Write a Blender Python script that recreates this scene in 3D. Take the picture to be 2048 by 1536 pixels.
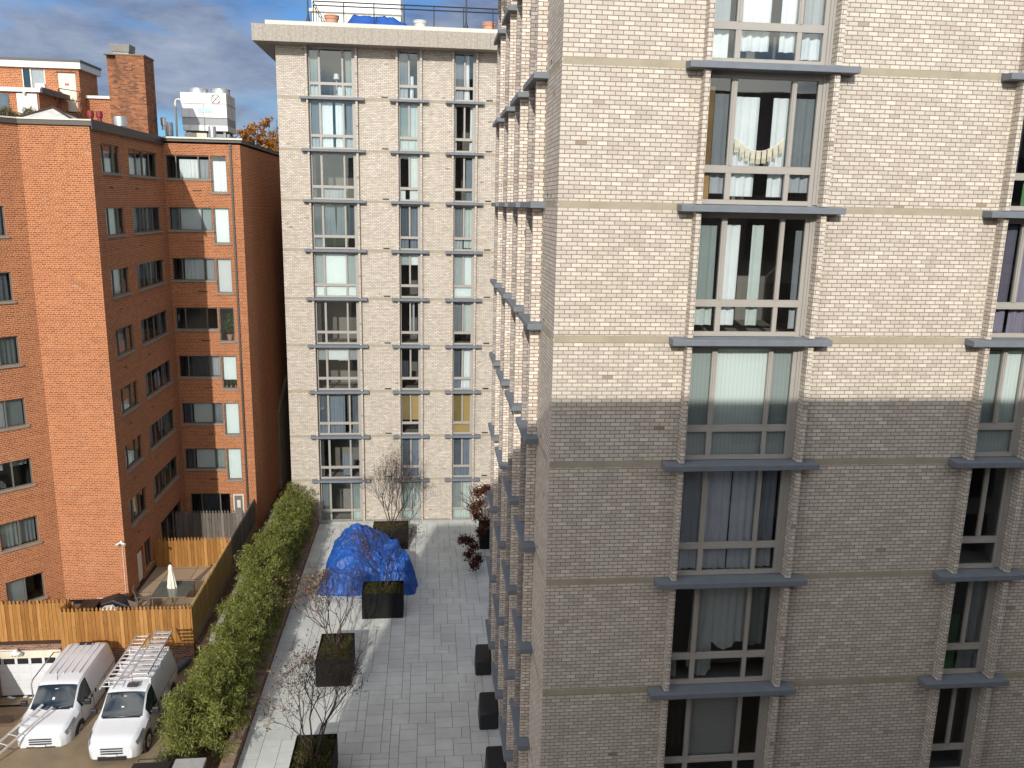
import bpy, math, random
import numpy as np
from mathutils import Vector, Matrix
R_ = math.radians
for o in list(bpy.data.objects): bpy.data.objects.remove(o)
sc = bpy.context.scene
COL = sc.collection
ZO = 18.0          # all heights below are written relative to the eye; the terrace comes out near z = 0

# ------------------------------------------------------------------ camera
cam_d = bpy.data.cameras.new("camera"); cam = bpy.data.objects.new("camera", cam_d); COL.objects.link(cam)
cam_d.sensor_fit = 'HORIZONTAL'; cam_d.sensor_width = 36.0
cam_d.lens = 1645.97 / 2048 * 36.0; cam_d.clip_end = 5000; cam_d.clip_start = 0.05
yaw, pitch, roll = 0.1035, 0.2136, 0.0210
F = Vector((math.sin(yaw)*math.cos(pitch), math.cos(yaw)*math.cos(pitch), -math.sin(pitch)))
Rt = Vector((math.cos(yaw), -math.sin(yaw), 0)); Up = Rt.cross(F)
R2 = math.cos(roll)*Rt + math.sin(roll)*Up; U2 = -math.sin(roll)*Rt + math.cos(roll)*Up
M = Matrix((R2, U2, -F)).transposed().to_4x4(); M.translation = Vector((0, 0, ZO))
cam.matrix_world = M
sc.camera = cam

# ------------------------------------------------------------------ sun and sky
LD = Vector((0.194, 1.0, -0.493)).normalized()        # direction the light travels
sun_d = bpy.data.lights.new("sun", 'SUN'); sun_d.energy = 3.7; sun_d.angle = R_(0.53); sun_d.color = (1.0, 0.945, 0.86)
sun = bpy.data.objects.new("sun", sun_d); COL.objects.link(sun)
sun.rotation_euler = LD.to_track_quat('-Z', 'Y').to_euler(); sun.location = (-20, -60, 70)
w = bpy.data.worlds.new("World"); sc.world = w; w.use_nodes = True
nt = w.node_tree; nt.nodes.clear()
def N(t, **k):
    n = nt.nodes.new(t)
    for a, b in k.items(): setattr(n, a, b)
    return n
sky = N('ShaderNodeTexSky', sky_type='NISHITA', sun_disc=False)
sky.sun_elevation = math.asin(-LD.z); sky.sun_rotation = math.atan2(-LD.x, -LD.y)
sky.air_density = 1.0; sky.dust_density = 0.6; sky.ozone_density = 2.0
bg = N('ShaderNodeBackground'); bg.inputs[1].default_value = 0.10
tc = N('ShaderNodeTexCoord'); mp = N('ShaderNodeMapping'); mp.inputs['Scale'].default_value = (2.1, 2.1, 6.2)
mp.inputs['Rotation'].default_value = (0, R_(4), 0); mp.inputs['Location'].default_value = (3.1, 1.35, 0.42)
n1 = N('ShaderNodeTexNoise'); n1.inputs['Scale'].default_value = 1.25; n1.inputs['Detail'].default_value = 9; n1.inputs['Roughness'].default_value = 0.56; n1.inputs['Distortion'].default_value = 0.1
r1 = N('ShaderNodeValToRGB'); r1.color_ramp.elements[0].position = 0.425; r1.color_ramp.elements[1].position = 0.535
n2 = N('ShaderNodeTexNoise'); n2.inputs['Scale'].default_value = 3.2; n2.inputs['Detail'].default_value = 7; n2.inputs['Roughness'].default_value = 0.6
r2 = N('ShaderNodeValToRGB'); r2.color_ramp.elements[0].position = 0.33; r2.color_ramp.elements[1].position = 0.72
r2.color_ramp.elements[0].color = (0.125, 0.175, 0.315, 1); r2.color_ramp.elements[1].color = (0.46, 0.51, 0.60, 1)
bg2 = N('ShaderNodeBackground'); bg2.inputs[1].default_value = 0.95
mix = N('ShaderNodeMixShader'); out = N('ShaderNodeOutputWorld')
mm = N('ShaderNodeMath', operation='MULTIPLY'); mm.inputs[1].default_value = 0.93
L = nt.links.new
stn = N('ShaderNodeMix', data_type='RGBA', blend_type='MULTIPLY'); stn.inputs[0].default_value = 1.0; stn.inputs[7].default_value = (0.42, 0.74, 1.12, 1); L(sky.outputs[0], stn.inputs[6]); L(stn.outputs[2], bg.inputs[0]); L(tc.outputs['Generated'], mp.inputs[0]); L(mp.outputs[0], n1.inputs['Vector']); L(mp.outputs[0], n2.inputs['Vector'])
L(n1.outputs[0], r1.inputs[0]); L(n2.outputs[0], r2.inputs[0]); L(r2.outputs[0], bg2.inputs[0]); L(r1.outputs[0], mm.inputs[0]); L(mm.outputs[0], mix.inputs[0])
L(bg.outputs[0], mix.inputs[1]); L(bg2.outputs[0], mix.inputs[2]); L(mix.outputs[0], out.inputs[0])
# clouds behind the camera brightened as added fill light, those opposite are grey blue
sx = N('ShaderNodeVectorMath', operation='DOT_PRODUCT'); sx.inputs[1].default_value = (0.42, 0.905, 0.0); L(tc.outputs['Generated'], sx.inputs[0])
cr = N('ShaderNodeMapRange', interpolation_type='SMOOTHSTEP'); cr.inputs[1].default_value = 0.36; cr.inputs[2].default_value = -0.80; cr.inputs[3].default_value = 0.0; cr.inputs[4].default_value = 1.0; L(sx.outputs['Value'], cr.inputs[0])
cmx = N('ShaderNodeMix', data_type='RGBA'); L(cr.outputs[0], cmx.inputs[0]); L(r2.outputs[0], cmx.inputs[6]); cmx.inputs[7].default_value = (2.75, 2.62, 2.40, 1); L(cmx.outputs[2], bg2.inputs[0])
sc.view_settings.view_transform = 'Standard'; sc.view_settings.look = 'None'
sc.view_settings.exposure = 0.09; sc.view_settings.gamma = 1.0
sc.render.engine = 'CYCLES'
sc.cycles.max_bounces = 7; sc.cycles.transparent_max_bounces = 12; sc.cycles.use_denoising = True
sc.cycles.sample_clamp_indirect = 6.0

# ------------------------------------------------------------------ materials
def new_mat(name):
    m = bpy.data.materials.new(name); m.use_nodes = True
    t = m.node_tree; b = t.nodes['Principled BSDF']
    return m, t, b
def node(t, ty, **k):
    n = t.nodes.new(ty)
    for a, v in k.items():
        if a.startswith('i_'): n.inputs[a[2:].replace('_', ' ')].default_value = v
        else: setattr(n, a, v)
    return n
def rgb(c): return (c[0], c[1], c[2], 1.0)
def plain(name, col, rough=0.7, var=0.12, scale=3.0, metal=0.0, bump=0.0, bscale=40.0, coat=0.0, spec=None, streak=False):
    """one colour with soft noise variation; optional bump"""
    m, t, b = new_mat(name)
    tc = node(t, 'ShaderNodeTexCoord'); mp = node(t, 'ShaderNodeMapping')
    if streak: mp.inputs['Scale'].default_value = (1, 1, 0.12)
    t.links.new(tc.outputs['Object'], mp.inputs[0])
    n = node(t, 'ShaderNodeTexNoise', i_Scale=scale, i_Detail=6.0, i_Roughness=0.6)
    t.links.new(mp.outputs[0], n.inputs['Vector'])
    r = node(t, 'ShaderNodeMapRange'); r.inputs[1].default_value = 0.25; r.inputs[2].default_value = 0.75
    r.inputs[3].default_value = 1 - var; r.inputs[4].default_value = 1 + var
    t.links.new(n.outputs[0], r.inputs[0])
    mx = node(t, 'ShaderNodeMix', data_type='RGBA', blend_type='MULTIPLY'); mx.inputs[0].default_value = 1.0
    mx.inputs[6].default_value = rgb(col); t.links.new(r.outputs[0], mx.inputs[7])
    t.links.new(mx.outputs[2], b.inputs['Base Color'])
    b.inputs['Roughness'].default_value = rough; b.inputs['Metallic'].default_value = metal
    if coat: b.inputs['Coat Weight'].default_value = coat; b.inputs['Coat Roughness'].default_value = 0.08
    if spec is not None: b.inputs['Specular IOR Level'].default_value = spec
    if bump:
        n2 = node(t, 'ShaderNodeTexNoise', i_Scale=bscale, i_Detail=5.0)
        t.links.new(tc.outputs['Object'], n2.inputs['Vector'])
        bp = node(t, 'ShaderNodeBump', i_Strength=bump, i_Distance=0.02)
        t.links.new(n2.outputs[0], bp.inputs['Height']); t.links.new(bp.outputs[0], b.inputs['Normal'])
    return m
def brick(name, c1, c2, c3, mortar, bw, bh, ms=0.006, header=False, stain=0.25, stain_col=(0.12, 0.09, 0.07), rough=0.85, bump=0.6, dark_frac=0.0, off=0.5, streak=0.0, odd=False):
    """running bond in metres on the UV map; three brick tints, mortar, weather stains"""
    m, t, b = new_mat(name); lk = t.links.new
    uv = node(t, 'ShaderNodeUVMap')
    mp = node(t, 'ShaderNodeMapping'); lk(uv.outputs[0], mp.inputs[0])
    # slightly uneven courses
    jn = node(t, 'ShaderNodeTexNoise', i_Scale=1.7, i_Detail=3.0); lk(mp.outputs[0], jn.inputs['Vector'])
    js = node(t, 'ShaderNodeVectorMath', operation='MULTIPLY_ADD'); js.inputs[1].default_value = (0.012, 0.012, 0); lk(jn.outputs['Color'], js.inputs[0]); lk(mp.outputs[0], js.inputs[2])
    br = node(t, 'ShaderNodeTexBrick', offset=off, offset_frequency=2, squash=0.5 if header else 1.0, squash_frequency=6 if header else 2)
    lk(js.outputs[0], br.inputs['Vector'])
    for k, v in (('Scale', 1.0), ('Mortar Size', ms), ('Mortar Smooth', 0.25), ('Bias', 0.0), ('Brick Width', bw), ('Row Height', bh)): br.inputs[k].default_value = v
    br.inputs['Color1'].default_value = rgb((0, 0, 0)); br.inputs['Color2'].default_value = rgb((1, 1, 1)); br.inputs['Mortar'].default_value = rgb((0.5, 0.5, 0.5))
    sx = node(t, 'ShaderNodeSeparateXYZ'); lk(js.outputs[0], sx.inputs[0])
    def mth(op, a_, b_=None):
        q = node(t, 'ShaderNodeMath', operation=op)
        for i, v in enumerate((a_, b_)):
            if v is None: continue
            if isinstance(v, (int, float)): q.inputs[i].default_value = v
            else: lk(v, q.inputs[i])
        return q.outputs[0]
    row = mth('FLOOR', mth('DIVIDE', sx.outputs[1], bh)); odd = mth('MULTIPLY', mth('SUBTRACT', 1.0, mth('MODULO', mth('ABSOLUTE', row), 2.0)), off)
    # the brick node shifts every second course by half a brick
    colm = mth('FLOOR', mth('ADD', mth('DIVIDE', sx.outputs[0], bw), odd))
    cb_ = node(t, 'ShaderNodeCombineXYZ'); lk(colm, cb_.inputs[0]); lk(row, cb_.inputs[1])
    wn_ = node(t, 'ShaderNodeTexWhiteNoise', noise_dimensions='2D'); lk(cb_.outputs[0], wn_.inputs['Vector'])
    cr = node(t, 'ShaderNodeValToRGB'); e = cr.color_ramp.elements
    e[0].position = 0.0; e[0].color = rgb(c3); e[1].position = 1.0; e[1].color = rgb(c1)
    x = e.new(0.42); x.color = rgb(c2)
    if odd:      # a few odd bricks: rusty, and chalk white
        x = e.new(0.004); x.color = rgb(c3); e[0].color = (0.29, 0.215, 0.165, 1)
        x = e.new(0.93); x.color = rgb(c1); e[-1].color = rgb(tuple(min(0.8, v*1.12) for v in c1))
    if dark_frac:
        x = e.new(dark_frac); x.color = rgb(c3); e[0].color = rgb(tuple(v*0.45 for v in c3))
    lk(wn_.outputs['Value'], cr.inputs[0])
    # per-brick grain
    gn = node(t, 'ShaderNodeTexNoise', i_Scale=28.0, i_Detail=4.0, i_Roughness=0.7); lk(mp.outputs[0], gn.inputs['Vector'])
    gr = node(t, 'ShaderNodeMapRange'); gr.inputs[1].default_value = 0.3; gr.inputs[2].default_value = 0.7; gr.inputs[3].default_value = 0.90; gr.inputs[4].default_value = 1.09; lk(gn.outputs[0], gr.inputs[0])
    m1 = node(t, 'ShaderNodeMix', data_type='RGBA', blend_type='MULTIPLY'); m1.inputs[0].default_value = 1; lk(cr.outputs[0], m1.inputs[6]); lk(gr.outputs[0], m1.inputs[7])
    m2 = node(t, 'ShaderNodeMix', data_type='RGBA'); lk(br.outputs['Fac'], m2.inputs[0]); lk(m1.outputs[2], m2.inputs[6]); m2.inputs[7].default_value = rgb(mortar)
    # stains: broad, slightly streaked downwards
    mp2 = node(t, 'ShaderNodeMapping'); mp2.inputs['Scale'].default_value = (0.9, 0.35, 1); lk(uv.outputs[0], mp2.inputs[0])
    sn = node(t, 'ShaderNodeTexNoise', i_Scale=1.0, i_Detail=7.0, i_Roughness=0.62); lk(mp2.outputs[0], sn.inputs['Vector'])
    sr = node(t, 'ShaderNodeMapRange'); sr.inputs[1].default_value = 0.48; sr.inputs[2].default_value = 0.78; sr.inputs[3].default_value = 0; sr.inputs[4].default_value = stain; lk(sn.outputs[0], sr.inputs[0])
    m3 = node(t, 'ShaderNodeMix', data_type='RGBA'); lk(sr.outputs[0], m3.inputs[0]); lk(m2.outputs[2], m3.inputs[6]); m3.inputs[7].default_value = rgb(stain_col)
    fin = m3.outputs[2]
    if streak:   # run-off marks down the face
        mp3 = node(t, 'ShaderNodeMapping'); mp3.inputs['Scale'].default_value = (5.5, 0.22, 1); lk(uv.outputs[0], mp3.inputs[0])
        tn = node(t, 'ShaderNodeTexNoise', i_Scale=1.0, i_Detail=5.0, i_Roughness=0.6); lk(mp3.outputs[0], tn.inputs['Vector'])
        tr_ = node(t, 'ShaderNodeMapRange'); tr_.inputs[1].default_value = 0.55; tr_.inputs[2].default_value = 0.80; tr_.inputs[3].default_value = 0; tr_.inputs[4].default_value = streak; lk(tn.outputs[0], tr_.inputs[0])
        m4 = node(t, 'ShaderNodeMix', data_type='RGBA'); lk(tr_.outputs[0], m4.inputs[0]); lk(fin, m4.inputs[6]); m4.inputs[7].default_value = rgb(tuple(v*0.8 for v in stain_col)); fin = m4.outputs[2]
    lk(fin, b.inputs['Base Color']); b.inputs['Roughness'].default_value = rough; b.inputs['Specular IOR Level'].default_value = 0.25
    inv = node(t, 'ShaderNodeMath', operation='MULTIPLY_ADD'); inv.inputs[1].default_value = -1.0; inv.inputs[2].default_value = 1.0; lk(br.outputs['Fac'], inv.inputs[0])
    ad = node(t, 'ShaderNodeMath', operation='MULTIPLY_ADD'); ad.inputs[1].default_value = 0.35; lk(gn.outputs[0], ad.inputs[0]); lk(inv.outputs[0], ad.inputs[2])
    bp = node(t, 'ShaderNodeBump', i_Strength=bump, i_Distance=0.006); lk(ad.outputs[0], bp.inputs['Height']); lk(bp.outputs[0], b.inputs['Normal'])
    return m
def glass_mat(name, tint, refl=1.0):
    m, t, b = new_mat(name); t.nodes.remove(b); lk = t.links.new
    o = t.nodes['Material Output']
    tr = node(t, 'ShaderNodeBsdfTransparent'); tr.inputs[0].default_value = rgb(tint)
    gl = node(t, 'ShaderNodeBsdfGlossy'); gl.inputs['Roughness'].default_value = 0.015; gl.inputs[0].default_value = (0.95, 1, 0.99, 1)
    tcn = node(t, 'ShaderNodeTexCoord'); nn = node(t, 'ShaderNodeTexNoise', i_Scale=0.8, i_Detail=1.0); lk(tcn.outputs['Object'], nn.inputs['Vector'])
    bp = node(t, 'ShaderNodeBump', i_Strength=0.06, i_Distance=0.05); lk(nn.outputs[0], bp.inputs['Height']); lk(bp.outputs[0], gl.inputs['Normal'])
    fr = node(t, 'ShaderNodeLayerWeight'); fr.inputs[0].default_value = 0.33
    mu = node(t, 'ShaderNodeMath', operation='MULTIPLY_ADD'); mu.inputs[1].default_value = 0.75*refl; mu.inputs[2].default_value = 0.055*refl; lk(fr.outputs['Fresnel'], mu.inputs[0])
    mxs = node(t, 'ShaderNodeMixShader'); lk(mu.outputs[0], mxs.inputs[0]); lk(tr.outputs[0], mxs.inputs[1]); lk(gl.outputs[0], mxs.inputs[2]); lk(mxs.outputs[0], o.inputs[0])
    return m
def striped(name, c1, c2, pitch, axis=1, rough=0.6, bump=0.0, transl=0.25):
    """blind slats / corrugation: stripes along UV axis"""
    m, t, b = new_mat(name); lk = t.links.new
    uv = node(t, 'ShaderNodeUVMap'); sp = node(t, 'ShaderNodeSeparateXYZ'); lk(uv.outputs[0], sp.inputs[0])
    mu = node(t, 'ShaderNodeMath', operation='MULTIPLY'); mu.inputs[1].default_value = 1.0/pitch; lk(sp.outputs[axis], mu.inputs[0])
    fr = node(t, 'ShaderNodeMath', operation='FRACT'); lk(mu.outputs[0], fr.inputs[0])
    cr = node(t, 'ShaderNodeValToRGB'); e = cr.color_ramp.elements; e[0].color = rgb(c2); e[0].position = 0.06; e[1].color = rgb(c1); e[1].position = 0.22
    lk(fr.outputs[0], cr.inputs[0]); lk(cr.outputs[0], b.inputs['Base Color']); b.inputs['Roughness'].default_value = rough
    if bump:
        bp = node(t, 'ShaderNodeBump', i_Strength=bump, i_Distance=0.01); lk(fr.outputs[0], bp.inputs['Height']); lk(bp.outputs[0], b.inputs['Normal'])
    return m
def wood_fence(name, c1, c2, c3):
    m, t, b = new_mat(name); lk = t.links.new
    ge = node(t, 'ShaderNodeNewGeometry'); cr = node(t, 'ShaderNodeValToRGB'); e = cr.color_ramp.elements
    e[0].color = rgb(c1); e[1].color = rgb(c2); x = e.new(0.5); x.color = rgb(c3); lk(ge.outputs['Random Per Island'], cr.inputs[0])
    tcn = node(t, 'ShaderNodeTexCoord'); mp = node(t, 'ShaderNodeMapping'); mp.inputs['Scale'].default_value = (14, 14, 1.3); lk(tcn.outputs['Object'], mp.inputs[0])
    n = node(t, 'ShaderNodeTexNoise', i_Scale=1.0, i_Detail=6.0, i_Roughness=0.65, i_Distortion=0.6); lk(mp.outputs[0], n.inputs['Vector'])
    r = node(t, 'ShaderNodeMapRange'); r.inputs[1].default_value = 0.3; r.inputs[2].default_value = 0.7; r.inputs[3].default_value = 0.72; r.inputs[4].default_value = 1.22; lk(n.outputs[0], r.inputs[0])
    vo = node(t, 'ShaderNodeTexVoronoi', i_Scale=4.2); lk(tcn.outputs['Object'], vo.inputs['Vector'])     # knots
    kr = node(t, 'ShaderNodeMapRange'); kr.inputs[1].default_value = 0.07; kr.inputs[2].default_value = 0.16; kr.inputs[3].default_value = 0.50; kr.inputs[4].default_value = 1.0; lk(vo.outputs['Distance'], kr.inputs[0])
    mu = node(t, 'ShaderNodeMath', operation='MULTIPLY'); lk(r.outputs[0], mu.inputs[0]); lk(kr.outputs[0], mu.inputs[1])
    mx = node(t, 'ShaderNodeMix', data_type='RGBA', blend_type='MULTIPLY'); mx.inputs[0].default_value = 1; lk(cr.outputs[0], mx.inputs[6]); lk(mu.outputs[0], mx.inputs[7])
    lk(mx.outputs[2], b.inputs['Base Color']); b.inputs['Roughness'].default_value = 0.75; b.inputs['Specular IOR Level'].default_value = 0.2
    return m
def leaf_mat(name, cols, rough=0.55, transl=0.3):
    m, t, b = new_mat(name); lk = t.links.new
    ge = node(t, 'ShaderNodeNewGeometry'); cr = node(t, 'ShaderNodeValToRGB'); e = cr.color_ramp.elements
    e[0].color = rgb(cols[0]); e[1].color = rgb(cols[-1])
    for i, c in enumerate(cols[1:-1]): x = e.new((i+1)/(len(cols)-1)); x.color = rgb(c)
    if 'bamboo' in name: x = e.new(0.975); x.color = rgb(cols[-1]); e[-1].color = (0.42, 0.31, 0.15, 1)      # dead leaves
    lk(ge.outputs['Random Per Island'], cr.inputs[0])
    tcn = node(t, 'ShaderNodeTexCoord'); pn = node(t, 'ShaderNodeTexNoise', i_Scale=0.9, i_Detail=4.0); lk(tcn.outputs['Object'], pn.inputs['Vector'])
    pr = node(t, 'ShaderNodeMapRange'); pr.inputs[1].default_value = 0.32; pr.inputs[2].default_value = 0.68; pr.inputs[3].default_value = 0.62; pr.inputs[4].default_value = 1.15; lk(pn.outputs[0], pr.inputs[0])
    pm = node(t, 'ShaderNodeMix', data_type='RGBA', blend_type='MULTIPLY'); pm.inputs[0].default_value = 1; lk(cr.outputs[0], pm.inputs[6]); lk(pr.outputs[0], pm.inputs[7])
    lk(pm.outputs[2], b.inputs['Base Color']); b.inputs['Roughness'].default_value = rough
    b.inputs['Specular IOR Level'].default_value = 0.3
    tr = node(t, 'ShaderNodeBsdfTranslucent'); lk(cr.outputs[0], tr.inputs[0])
    ms = node(t, 'ShaderNodeMixShader'); ms.inputs[0].default_value = transl; lk(b.outputs[0], ms.inputs[1]); lk(tr.outputs[0], ms.inputs[2]); lk(ms.outputs[0], t.nodes['Material Output'].inputs[0])
    return m
def island_mat(name, cols, rough=0.8, nscale=2.5, var=0.1, bump=0.2, spec=0.3):
    """per-island tint (pavers, slats) with grain"""
    m, t, b = new_mat(name); lk = t.links.new
    ge = node(t, 'ShaderNodeNewGeometry'); cr = node(t, 'ShaderNodeValToRGB'); e = cr.color_ramp.elements
    e[0].color = rgb(cols[0]); e[1].color = rgb(cols[-1])
    for i, c in enumerate(cols[1:-1]): x = e.new((i+1)/(len(cols)-1)); x.color = rgb(c)
    lk(ge.outputs['Random Per Island'], cr.inputs[0])
    tcn = node(t, 'ShaderNodeTexCoord'); n = node(t, 'ShaderNodeTexNoise', i_Scale=nscale, i_Detail=8.0, i_Roughness=0.68); lk(tcn.outputs['Object'], n.inputs['Vector'])
    r = node(t, 'ShaderNodeMapRange'); r.inputs[1].default_value = 0.3; r.inputs[2].default_value = 0.7; r.inputs[3].default_value = 1-var; r.inputs[4].default_value = 1+var; lk(n.outputs[0], r.inputs[0])
    mx = node(t, 'ShaderNodeMix', data_type='RGBA', blend_type='MULTIPLY'); mx.inputs[0].default_value = 1; lk(cr.outputs[0], mx.inputs[6]); lk(r.outputs[0], mx.inputs[7]); lk(mx.outputs[2], b.inputs['Base Color'])
    b.inputs['Roughness'].default_value = rough; b.inputs['Specular IOR Level'].default_value = spec
    if bump:
        n2 = node(t, 'ShaderNodeTexNoise', i_Scale=60.0, i_Detail=4.0); lk(tcn.outputs['Object'], n2.inputs['Vector'])
        bp = node(t, 'ShaderNodeBump', i_Strength=bump, i_Distance=0.01); lk(n2.outputs[0], bp.inputs['Height']); lk(bp.outputs[0], b.inputs['Normal'])
    return m

GB = dict(bw=0.203, bh=0.0813, ms=0.0088)
brick_grey = brick('grey_brick', (0.60, 0.55, 0.482), (0.53, 0.482, 0.422), (0.462, 0.412, 0.365), (0.235, 0.182, 0.128), stain=0.16, streak=0.30, odd=True, stain_col=(0.32, 0.265, 0.18), **GB)
brick_pier = brick('pale_brick', (0.70, 0.63, 0.55), (0.60, 0.53, 0.46), (0.50, 0.43, 0.37), (0.19, 0.14, 0.10), stain=0.2, stain_col=(0.24, 0.14, 0.10), **GB)
brick_taupe_shaded = brick('shaded_taupe_brick', (0.44, 0.395, 0.36), (0.37, 0.325, 0.295), (0.29, 0.25, 0.23), (0.17, 0.13, 0.10), stain=0.25, stain_col=(0.2, 0.15, 0.12), **GB)  # greyer brick for the far side piers, their shade put into the colour
brick_red = brick('orange_brick', (0.355, 0.125, 0.048), (0.30, 0.100, 0.039), (0.23, 0.073, 0.030), (0.60, 0.33, 0.19), 0.2, 0.0755, ms=0.0095, header=True, streak=0.25, stain=0.24, stain_col=(0.20, 0.075, 0.035))
brick_ret = brick('dark_red_brick', (0.26, 0.12, 0.075), (0.17, 0.075, 0.05), (0.09, 0.045, 0.035), (0.38, 0.31, 0.25), 0.2, 0.0755, ms=0.008, stain=0.3)
concrete_band = plain('band_concrete', (0.34, 0.30, 0.222), 0.9, 0.16, 2.0, bump=0.3)
ledge_mat = plain('ledge_paint', (0.150, 0.170, 0.195), 0.62, 0.10, 4.0, bump=0.12, bscale=25)
caulk = plain('caulk', (0.5, 0.48, 0.44), 0.8, 0.1)
frame_mat = plain('taupe_frame', (0.335, 0.315, 0.285), 0.45, 0.05, 2.0)
frame_br = plain('brown_frame', (0.155, 0.145, 0.125), 0.5, 0.06, 2.0)
sill_mat = plain('sill_stone', (0.24, 0.215, 0.175), 0.85, 0.15, 3.0, bump=0.2)
glass_clear = glass_mat('clear_glass', (0.85, 0.885, 0.885))
glass_screen = glass_mat('screened_glass', (0.58, 0.615, 0.62), 0.9)
room_mat = plain('room_paint', (0.22, 0.20, 0.18), 0.9, 0.05)
CURT = {
 'w': plain('white_curtain', (0.74, 0.77, 0.79), 0.9, 0.05), 'g': plain('pale_green_curtain', (0.52, 0.58, 0.56), 0.9, 0.05),
 'b': plain('blue_grey_curtain', (0.19, 0.22, 0.27), 0.9, 0.08), 'k': plain('charcoal_curtain', (0.10, 0.11, 0.13), 0.9, 0.08),
 'p': plain('mauve_curtain', (0.26, 0.235, 0.31), 0.9, 0.08), 't': plain('tan_shade', (0.42, 0.29, 0.115), 0.9, 0.06),
 'e': plain('grey_curtain', (0.40, 0.42, 0.45), 0.9, 0.06), 'n': plain('green_panel', (0.10, 0.23, 0.09), 0.9, 0.06),
 'H': striped('white_slat_blind', (0.74, 0.80, 0.80), (0.45, 0.50, 0.50), 0.05, 1), 'V': striped('vertical_slat_blind', (0.68, 0.73, 0.71), (0.54, 0.59, 0.57), 0.085, 0),
 'G': striped('grey_slat_blind', (0.66, 0.67, 0.68), (0.30, 0.31, 0.32), 0.05, 1), 'l': plain('lavender_curtain', (0.80, 0.82, 0.90), 0.9, 0.07), 'o': plain('oak_board', (0.36, 0.20, 0.07), 0.6, 0.2)}
black_mat = plain('black_gap', (0.008, 0.008, 0.008), 0.7, 0.0)
brown_metal = plain('brown_fascia', (0.075, 0.066, 0.055), 0.5, 0.1, 1.5)
roof_edge_mat = plain('cream_roof_edge', (0.50, 0.49, 0.44), 0.6, 0.1)
cream_metal = plain('cream_flashing', (0.62, 0.60, 0.52), 0.5, 0.08)
white_paint = plain('white_paint', (0.66, 0.66, 0.63), 0.55, 0.06)
worn_white = plain('weathered_white', (0.62, 0.57, 0.47), 0.7, 0.22, 2.2, streak=True)
galv = plain('galvanised_steel', (0.62, 0.64, 0.65), 0.38, 0.14, 2.5, metal=0.75)
galv_w = plain('pale_steel_panel', (0.60, 0.605, 0.60), 0.5, 0.2, 1.8, metal=0.25, streak=True)
louvre = striped('louvre', (0.34, 0.35, 0.36), (0.10, 0.10, 0.11), 0.05, 1)
roof_mat = plain('roof_membrane', (0.10, 0.095, 0.09), 0.9, 0.25, 0.8, bump=0.3)
parapet_mat = plain('exposed_aggregate', (0.355, 0.32, 0.275), 0.95, 0.30, 9.0, bump=0.8, bscale=55)
iron = plain('black_iron', (0.012, 0.014, 0.022), 0.45, 0.0)
terracotta = plain('terracotta', (0.52, 0.27, 0.18), 0.8, 0.12)
white_clay = plain('whitewashed_clay', (0.62, 0.62, 0.58), 0.8, 0.1)
tarp_mat = plain('blue_tarpaulin', (0.014, 0.080, 0.33), 0.5, 0.25, 2.0, bump=0.35, bscale=4.0, spec=0.4)
paver_mat = island_mat('stone_pavers', [(0.51, 0.53, 0.505), (0.575, 0.59, 0.56), (0.545, 0.56, 0.53), (0.60, 0.615, 0.585)], 0.8, 0.55, 0.15)
joint_mat = plain('paver_joint', (0.07, 0.07, 0.068), 0.95, 0.1)
kerb_mat = plain('kerb_concrete', (0.33, 0.325, 0.31), 0.9, 0.15, bump=0.3)
alley_mat = plain('alley_concrete', (0.225, 0.170, 0.105), 0.9, 0.36, 0.55, bump=0.5, bscale=18)
soil_mat = plain('mulch', (0.085, 0.042, 0.026), 1.0, 0.4, 9.0, bump=1.0, bscale=26)
patio_mat = brick('patio_flags', (0.40, 0.30, 0.20), (0.36, 0.27, 0.18), (0.31, 0.235, 0.155), (0.12, 0.09, 0.06), 1.2, 1.2, ms=0.018, stain=0.35, stain_col=(0.16, 0.12, 0.08), bump=0.3, off=0.0)
stucco = plain('grey_stucco', (0.20, 0.17, 0.12), 0.95, 0.2, 1.2, bump=0.3)
fence_new = wood_fence('cedar_pickets', (0.235, 0.105, 0.028), (0.42, 0.215, 0.070), (0.33, 0.160, 0.045))
fence_old = wood_fence('weathered_pickets', (0.105, 0.092, 0.080), (0.20, 0.175, 0.155), (0.145, 0.125, 0.11))
fence_out = wood_fence('olive_stained_pickets', (0.36, 0.235, 0.088), (0.44, 0.29, 0.12), (0.40, 0.26, 0.10))
planter_mat = plain('black_planter', (0.008, 0.0085, 0.009), 0.7, 0.3, 1.0, spec=0.2)
groundcover = leaf_mat('planter_ground_cover', [(0.035, 0.05, 0.015), (0.075, 0.085, 0.02), (0.11, 0.075, 0.03), (0.045, 0.045, 0.018)])
bark = plain('grey_bark', (0.17, 0.12, 0.09), 0.85, 0.25, 8.0)
bark_dark = plain('dark_bark', (0.055, 0.038, 0.03), 0.85, 0.2, 8.0)
dead_leaf = leaf_mat('dry_leaves', [(0.065, 0.032, 0.022), (0.11, 0.055, 0.03), (0.05, 0.026, 0.02), (0.15, 0.085, 0.045)], 0.7)
tan_leaf = leaf_mat('tan_leaves', [(0.30, 0.18, 0.085), (0.22, 0.12, 0.055), (0.42, 0.30, 0.17), (0.14, 0.07, 0.035)], 0.7)
red_leaf = leaf_mat('maroon_leaves', [(0.070, 0.016, 0.013), (0.040, 0.011, 0.010), (0.11, 0.032, 0.016), (0.17, 0.062, 0.022)])
bamboo_leaf = leaf_mat('bamboo_leaves', [(0.12, 0.152, 0.026), (0.21, 0.235, 0.045), (0.16, 0.19, 0.034), (0.31, 0.30, 0.10), (0.075, 0.105, 0.02)], 0.5, 0.25)
bamboo_stem = plain('bamboo_stems', (0.13, 0.12, 0.05), 0.6, 0.2)
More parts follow.
